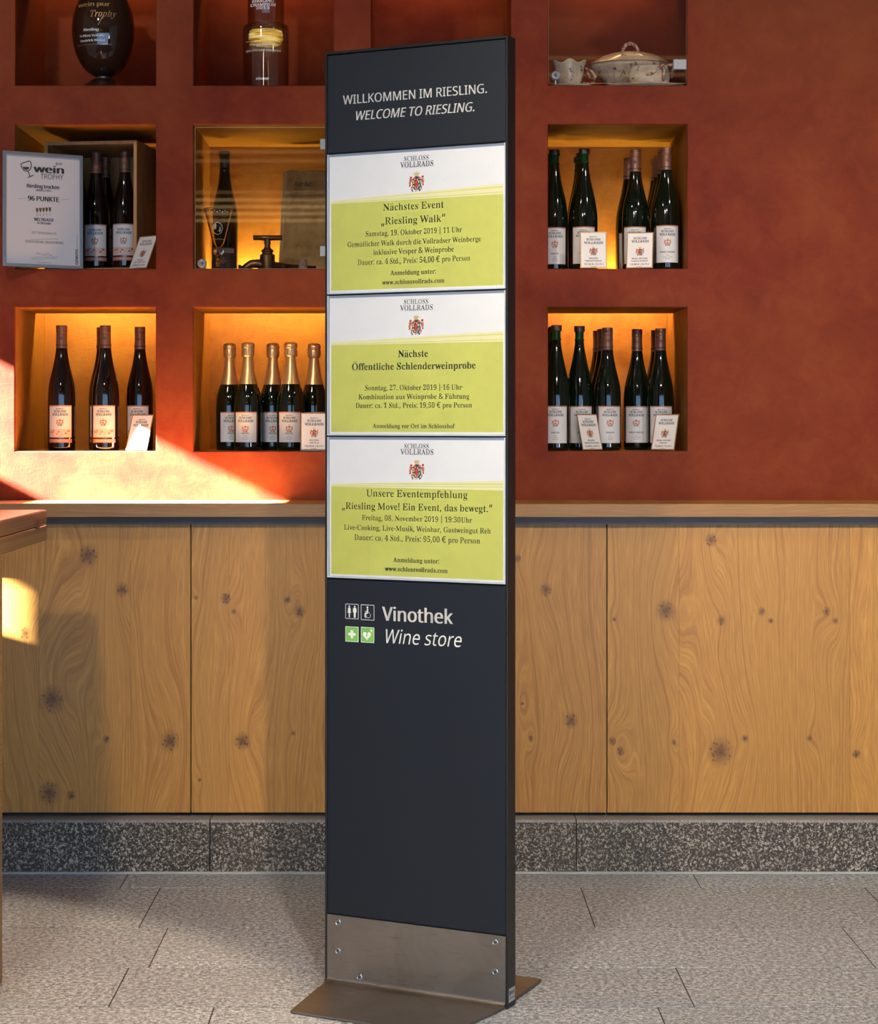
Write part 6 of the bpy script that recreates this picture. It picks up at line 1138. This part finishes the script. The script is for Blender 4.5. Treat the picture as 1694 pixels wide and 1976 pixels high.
b = MB(); b.tube([(tw(-70 + 0 * i) * 0 + tw(78) * math.cos(t_), 0.0, zq(448) + tw(92) * math.sin(t_)) for i, t_ in enumerate([math.pi * (-.12 + 1.24 * k / 14) for k in range(15)])], [.0048 + .0012 * (k % 2) for k in range(15)], M_HAND, 10); b.build('lid_handle', tur)
for sg_ in (-1, 1):
    MB().tube([(sg_ * tw(395), 0, zq(640)), (sg_ * tw(430), 0, zq(600)), (sg_ * tw(440), 0, zq(640)), (sg_ * tw(420), 0, zq(700)), (sg_ * tw(365), 0, zq(710))], [.004, .006, .006, .005, .004], M_HAND, 8).build('side_handle', tur)
b = MB(); F = surf(P, lob, 1, .72); q = lambda u, v: (tw(u - 985), zq(v))
for u, v, r_, m, m2 in [(800, 650, 22, FP, FB), (895, 690, 26, FP, FY), (905, 625, 24, FL, None), (960, 620, 20, FP, FY), (1010, 610, 26, FP, FL), (1080, 600, 9, FK, None), (1055, 585, 7, FK, None), (660, 665, 18, FB, None), (1195, 605, 20, FB, None), (975, 665, 14, FL, None), (870, 712, 12, FY, None)]: flower(b, F, *q(u, v), tw(r_), m, m2)
for pts in ([(800, 670), (808, 780), (870, 720), (900, 680)], [(808, 780), (830, 770)], [(850, 740), (900, 725), (945, 745)], [(860, 770), (910, 745), (950, 775)], [(880, 800), (900, 760)], [(800, 650), (840, 680), (880, 690)], [(930, 700), (975, 660), (1010, 620)]): b.line([q(*p) for p in pts], .0007, FK, F)

M_RIB = flat('brown_rib_line', (.30, .17, .10), .4)
for pts in ([(625, 605), (660, 680), (720, 770), (775, 850)], [(690, 600), (735, 690), (800, 790), (850, 850)], [(1120, 596), (1112, 640)], [(1330, 610), (1300, 660)]): b.line([q(*p) for p in pts], .0009, M_RIB, F)
b.build('flower_decor', tur)
b = MB(); F = surf(PL, lob, 1, .72)
for u, v, r_, m in [(880, 500, 24, FP), (910, 505, 14, FK), (1000, 490, 12, FP), (1025, 475, 9, FK)]: flower(b, F, tw(u - 985), zq(v) - .002, tw(r_), m)
b.line([(tw(-25), zq(505)), (tw(10), zq(495)), (tw(45), zq(480))], .0006, FK, F); b.build('lid_decor', tur)
# cup left with its saucer
def saucer(px, Y, r_, label, sy=.8):
    o = thing('saucer', label, 'saucer', (wx(px, Y), Y, f0), 0, 'saucers in the top right showcase')
    lob_ = lambda a, z: 1 + .02 * math.cos(8 * a)
    MB().lathe([(0, 0.0), (r_ * .55, 0.0), (r_ * .6, .002), (r_ * .92, .0085), (r_, .0115), (r_ * 1.005, .0125), (r_ * .98, .0130), (r_ * .6, .0055), (0, .005)], M_PORC, 48, lobe=lob_, sy=sy).build('plate', o); return o
Y1 = DW + .10; s1 = Y1 / FPX; saucer(u2(375), Y1, 235 / 5.294 * s1 * .98, 'porcelain saucer under the left flower-painted cup', .8)
cup = thing('porcelain_cup', 'fluted cream porcelain cup with blue flowers and scalloped rim', 'cup', (wx(u2(362), Y1), Y1, f0 + .0135))
zc1 = lambda v: (838 - v) / 5.294 * s1; t1 = lambda q_: q_ / 5.294 * s1
lob2 = lambda a, z: 1 + .05 * math.cos(6 * a + .2) * min(1, z / .02)
P = smooth_prof([(t1(95), 0), (t1(110), .003), (t1(135), zc1(770)), (t1(150), zc1(700)), (t1(160), zc1(640)), (t1(178), zc1(595))], 4)
b = MB(); n = 48; rows_ = P + [(P[-1][0] - .003, P[-1][1])] + [(r_ - .003, z) for r_, z in P[::-1][1:6]]
vs = []
for j, (r_, z) in enumerate(rows_):
    for i in range(n):
        a = 2 * math.pi * i / n; up = (z / P[-1][1]) ** 4 * .004 * math.cos(6 * a + .2); rr = r_ * lob2(a, z); vs.append((rr * math.sin(a), -rr * math.cos(a) * .8, z + up))
b.add(vs, [(j * n + i, j * n + (i + 1) % n, (j + 1) * n + (i + 1) % n, (j + 1) * n + i) for j in range(len(rows_) - 1) for i in range(n)], M_PORC, True)
b.build('bowl', cup)
MB().tube([(t1(165), 0, zc1(650)), (t1(235), 0, zc1(690)), (t1(270), 0, zc1(740)), (t1(250), 0, zc1(800)), (t1(185), 0, zc1(815)), (t1(140), 0, zc1(800))], [.003, .0048, .0050, .0048, .004, .003], M_HAND, 8).build('handle', cup)
b = MB(); F = surf(P, lob2, 1, .8)
for u, v, r_, m in [(355, 680, 22, FL), (372, 708, 14, FP), (335, 740, 20, FL), (385, 745, 20, FL), (375, 790, 12, FP), (478, 655, 16, FB), (482, 690, 18, FB), (235, 700, 14, FB)]: flower(b, F, t1(u - 362), zc1(v), t1(r_), m)
for pts in ([(448, 615), (436, 700), (425, 825)], [(245, 615), (262, 700), (292, 820)], [(528, 620), (505, 720), (470, 825)]): b.line([(t1(u - 362), zc1(v)) for u, v in pts], .0008, M_RIB, F)
b.line([(t1(30), zc1(680)), (t1(36), zc1(760))], .0008, FK, F); b.line([(t1(120), zc1(700)), (t1(122), zc1(760))], .0006, FL, F); b.build('flower_decor', cup)
# small cup in front right
Y2 = DW + .055; s2 = Y2 / FPX; t2 = lambda q_: q_ / 5.294 * s2; zc2 = lambda v: (832 - v) / 5.294 * s2
saucer(u2(1190), Y2 + .02, t2(345), 'porcelain saucer under the small cup, in front of the tureen', .5)
cp = thing('sauce_cup', 'small cream porcelain cup with twisted handle in front of the tureen', 'cup', (wx(u2(1180), Y2 + .02), Y2 + .02, f0 + .0135))
P = smooth_prof([(t2(165), 0), (t2(190), .003), (t2(208), zc2(770)), (t2(200), zc2(700)), (t2(185), zc2(660)), (t2(195), zc2(642))], 4); lob3 = lambda a, z: 1 + .03 * math.cos(5 * a)
MB().lathe([(0, 0)] + P + [(P[-1][0] - .003, P[-1][1])] + [(r_ - .003, z) for r_, z in P[::-1][1:8]], M_PORC, 44, lobe=lob3, sy=.5).build('bowl', cp)
F = surf(P, lob3, 1, .5)
def on(u, v, dy=0.004): x_, y_, z_ = F(t2(u - 1180), zc2(v)); return (x_, y_ - dy, z_)
MB().tube([on(1130, 745, 0), on(1180, 740), on(1225, 720, .008), on(1260, 680, .010), on(1300, 650, .010), on(1320, 700, .008), on(1312, 760, .006), on(1312, 800, 0)], [.0025, .004, .0032, .003, .005, .0042, .0042, .0038], M_HAND, 8).build('handle', cp)
MB().tube([(t2(150), 0, zc2(650)), (t2(190), 0, zc2(632)), (t2(235), 0, zc2(625)), (t2(245), 0, zc2(680)), (t2(210), 0, zc2(720))], [.004, .006, .006, .005, .003], M_HAND, 8).build('handle', cp)
b = MB()
for u, v, r_, m in [(1010, 740, 16, FY), (1005, 775, 18, FK), (1025, 800, 16, FY), (1045, 690, 18, FB), (1060, 665, 14, FB)]: flower(b, F, t2(u - 1180), zc2(v), t2(r_), m)
b.line([(t2(-140), zc2(800)), (t2(-120), zc2(690))], .0008, FK, F); b.build('flower_decor', cp)

# ================================================================== trophies in the top left niches
Yv = DW + .14; s = Yv / FPX; M_SMOKE = NT('smoked_glass').set(Base_Color=(0.030, 0.013, 0.008), Roughness=0.04, Coat_Weight=0.5)
vt = thing('egg_shaped_trophy', 'large dark smoked glass egg-shaped trophy with engraved lettering on a round foot', 'trophy', (wx(199.5, Yv), Yv, f0))
zv = lambda y: (167.5 - y) * s; rv = lambda x: x * s
P = smooth_prof([(rv(13), zv(137)), (rv(32), zv(126)), (rv(47), zv(105)), (rv(56), zv(80)), (rv(60), zv(52)), (rv(58.5), zv(25)), (rv(52), zv(0)), (rv(40), zv(-25)), (rv(22), zv(-42)), (rv(16), zv(-48)), (rv(19), zv(-58))], 4)
MB().lathe(P, M_SMOKE, 56).build('glass_body', vt)
MB().lathe(smooth_prof([(rv(46), 0), (rv(44), zv(160)), (rv(35), zv(150)), (rv(22), zv(142)), (rv(11), zv(139))], 4), M_SMOKE, 48).build('foot', vt)
MB().lathe([(rv(11), zv(140)), (rv(13.5), zv(139)), (rv(13.5), zv(136.5)), (rv(12), zv(135.5))], flat('pewter_ring', (.30, .26, .22), .3, .9), 32).build('collar', vt)
F = surf(P); b = MB(); xv = lambda u: (u / 2.647 - 199.5) * s; yv = lambda v: zv(v / 2.647); M_WHT = flat('white_print', (.82, .80, .76), .6); M_GOLD = flat('gold_print', (.42, .26, .10), .4, .4)
T = lambda t, u0, u1, v, cap, m, fam='s', **k: b.text(t, xv(u0), xv(u1), yv(v), cap / 2.647 * s, m, F, fam=fam, **k)
T('Riesling', 450, 528, 153, 13, M_WHT, bold=.06); T('Schloss Vollrads', 428, 556, 181, 11, M_WHT, bold=.05); T('Oestrich Winkel', 430, 558, 205, 11, M_WHT, bold=.05); T('Riesling Schlossberg Großes Gewächs 2012', 410, 592, 222, 7, M_GOLD)
T('Trophy', 478, 610, 82, 34, M_GOLD, 'r', shear=.3); T('wein pur', 416, 582, 26, 22, M_GOLD, bold=.09); b.line([(xv(545), yv(85)), (xv(535), yv(110)), (xv(525), yv(125))], .001, M_GOLD, F); b.build('lettering', vt)

Yt = DW + .11; s = Yt / FPX; gt = thing('glass_trophy', 'clear glass cylinder trophy with lamp-lit amber base painted as a glow inside, second niche of the top row', 'trophy', (wx(513, Yt), Yt, f0))
zt3 = lambda y: (167.5 - y) * s; rt = lambda x: x * s
def shell(P, t): return P + [(max(r_ - t, 0), z) for r_, z in P[::-1]]
MB().lathe([(rt(44.3), 0.0), (rt(44.3), zt3(55))] + smooth_prof([(rt(44.3), zt3(50)), (rt(42.5), zt3(42)), (rt(37), zt3(38.5)), (rt(36.3), zt3(38))], 4) + [(rt(35), zt3(39)), (rt(41), zt3(43)), (rt(42.8), zt3(55)), (rt(42.8), 0.0)], M_CLEAR, 56).build('outer_cylinder', gt)
MB().lathe(smooth_prof([(0, zt3(81)), (rt(22), zt3(80.5)), (rt(33), zt3(74)), (rt(35), zt3(62)), (rt(35.3), zt3(38)), (rt(35.3), zt3(-20)), (rt(35.3), zt3(-80))], 4) + [(rt(33.6), zt3(-80)), (rt(33.6), zt3(38)), (rt(33), zt3(50)), (0, zt3(53))], M_CLEAR, 56).build('inner_tube', gt)
_m = NT('amber_painted_glow'); _f = _m.noise(_m.vmath('MULTIPLY', _m.objc(), (14, 14, 420)), 1, 2, .5)  # lamplight caught in the thick glass base, painted in as emission
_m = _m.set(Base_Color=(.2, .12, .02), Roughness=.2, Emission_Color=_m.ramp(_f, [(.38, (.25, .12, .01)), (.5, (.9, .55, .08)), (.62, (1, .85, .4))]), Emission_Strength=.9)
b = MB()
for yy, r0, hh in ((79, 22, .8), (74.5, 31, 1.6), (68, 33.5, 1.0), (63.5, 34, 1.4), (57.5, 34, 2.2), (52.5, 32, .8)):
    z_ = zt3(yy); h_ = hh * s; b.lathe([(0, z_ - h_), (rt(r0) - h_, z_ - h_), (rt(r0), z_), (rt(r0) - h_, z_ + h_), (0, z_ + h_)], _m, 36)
b.build('painted_glow_core', gt)
b = MB(); yt = lambda v: zt3(v / 2.647); xt = lambda u: (u / 2.647 - 513) * s
def cyl(r_): return lambda a, c: (a, -math.sqrt(max(r_ * r_ - a * a, 1e-8)) - .0012, c)
T = lambda t, u0, u1, v, cap, r_, fam='r', **k: b.text(t, xt(u0), xt(u1), yt(v), cap / 2.647 * s, M_WHT, cyl(rt(r_)), fam=fam, **k)
T('RIESLING', 1292, 1405, 5, 13, 35.5, bold=.06); T('CHAMPION', 1285, 1413, 24, 14, 35.5, bold=.06); T('2013', 1315, 1382, 41, 14, 35.5, bold=.06)
scrawl(b, xt(1318), xt(1380), yt(190), .0028, M_WHT, cyl(rt(44.4)), 42, .0004); scrawl(b, xt(1262), xt(1436), yt(207), .0028, M_WHT, cyl(rt(44.4)), 43, .0004); T('SCHLOSS VOLLRADS', 1283, 1413, 226, 9, 44.4, bold=.04); T('WEINGUT', 1318, 1375, 235, 7, 44.4); T('2012 SPÄTLESE RHEINGAU', 1262, 1440, 257, 9, 44.4, bold=.04)
T('vinum', 1312, 1380, 402, 15, 44.4, shear=.3, bold=.05); scrawl(b, xt(1310), xt(1436), yt(440), .0028, M_WHT, cyl(rt(44.4)), 41, .0004); b.build('lettering', gt)
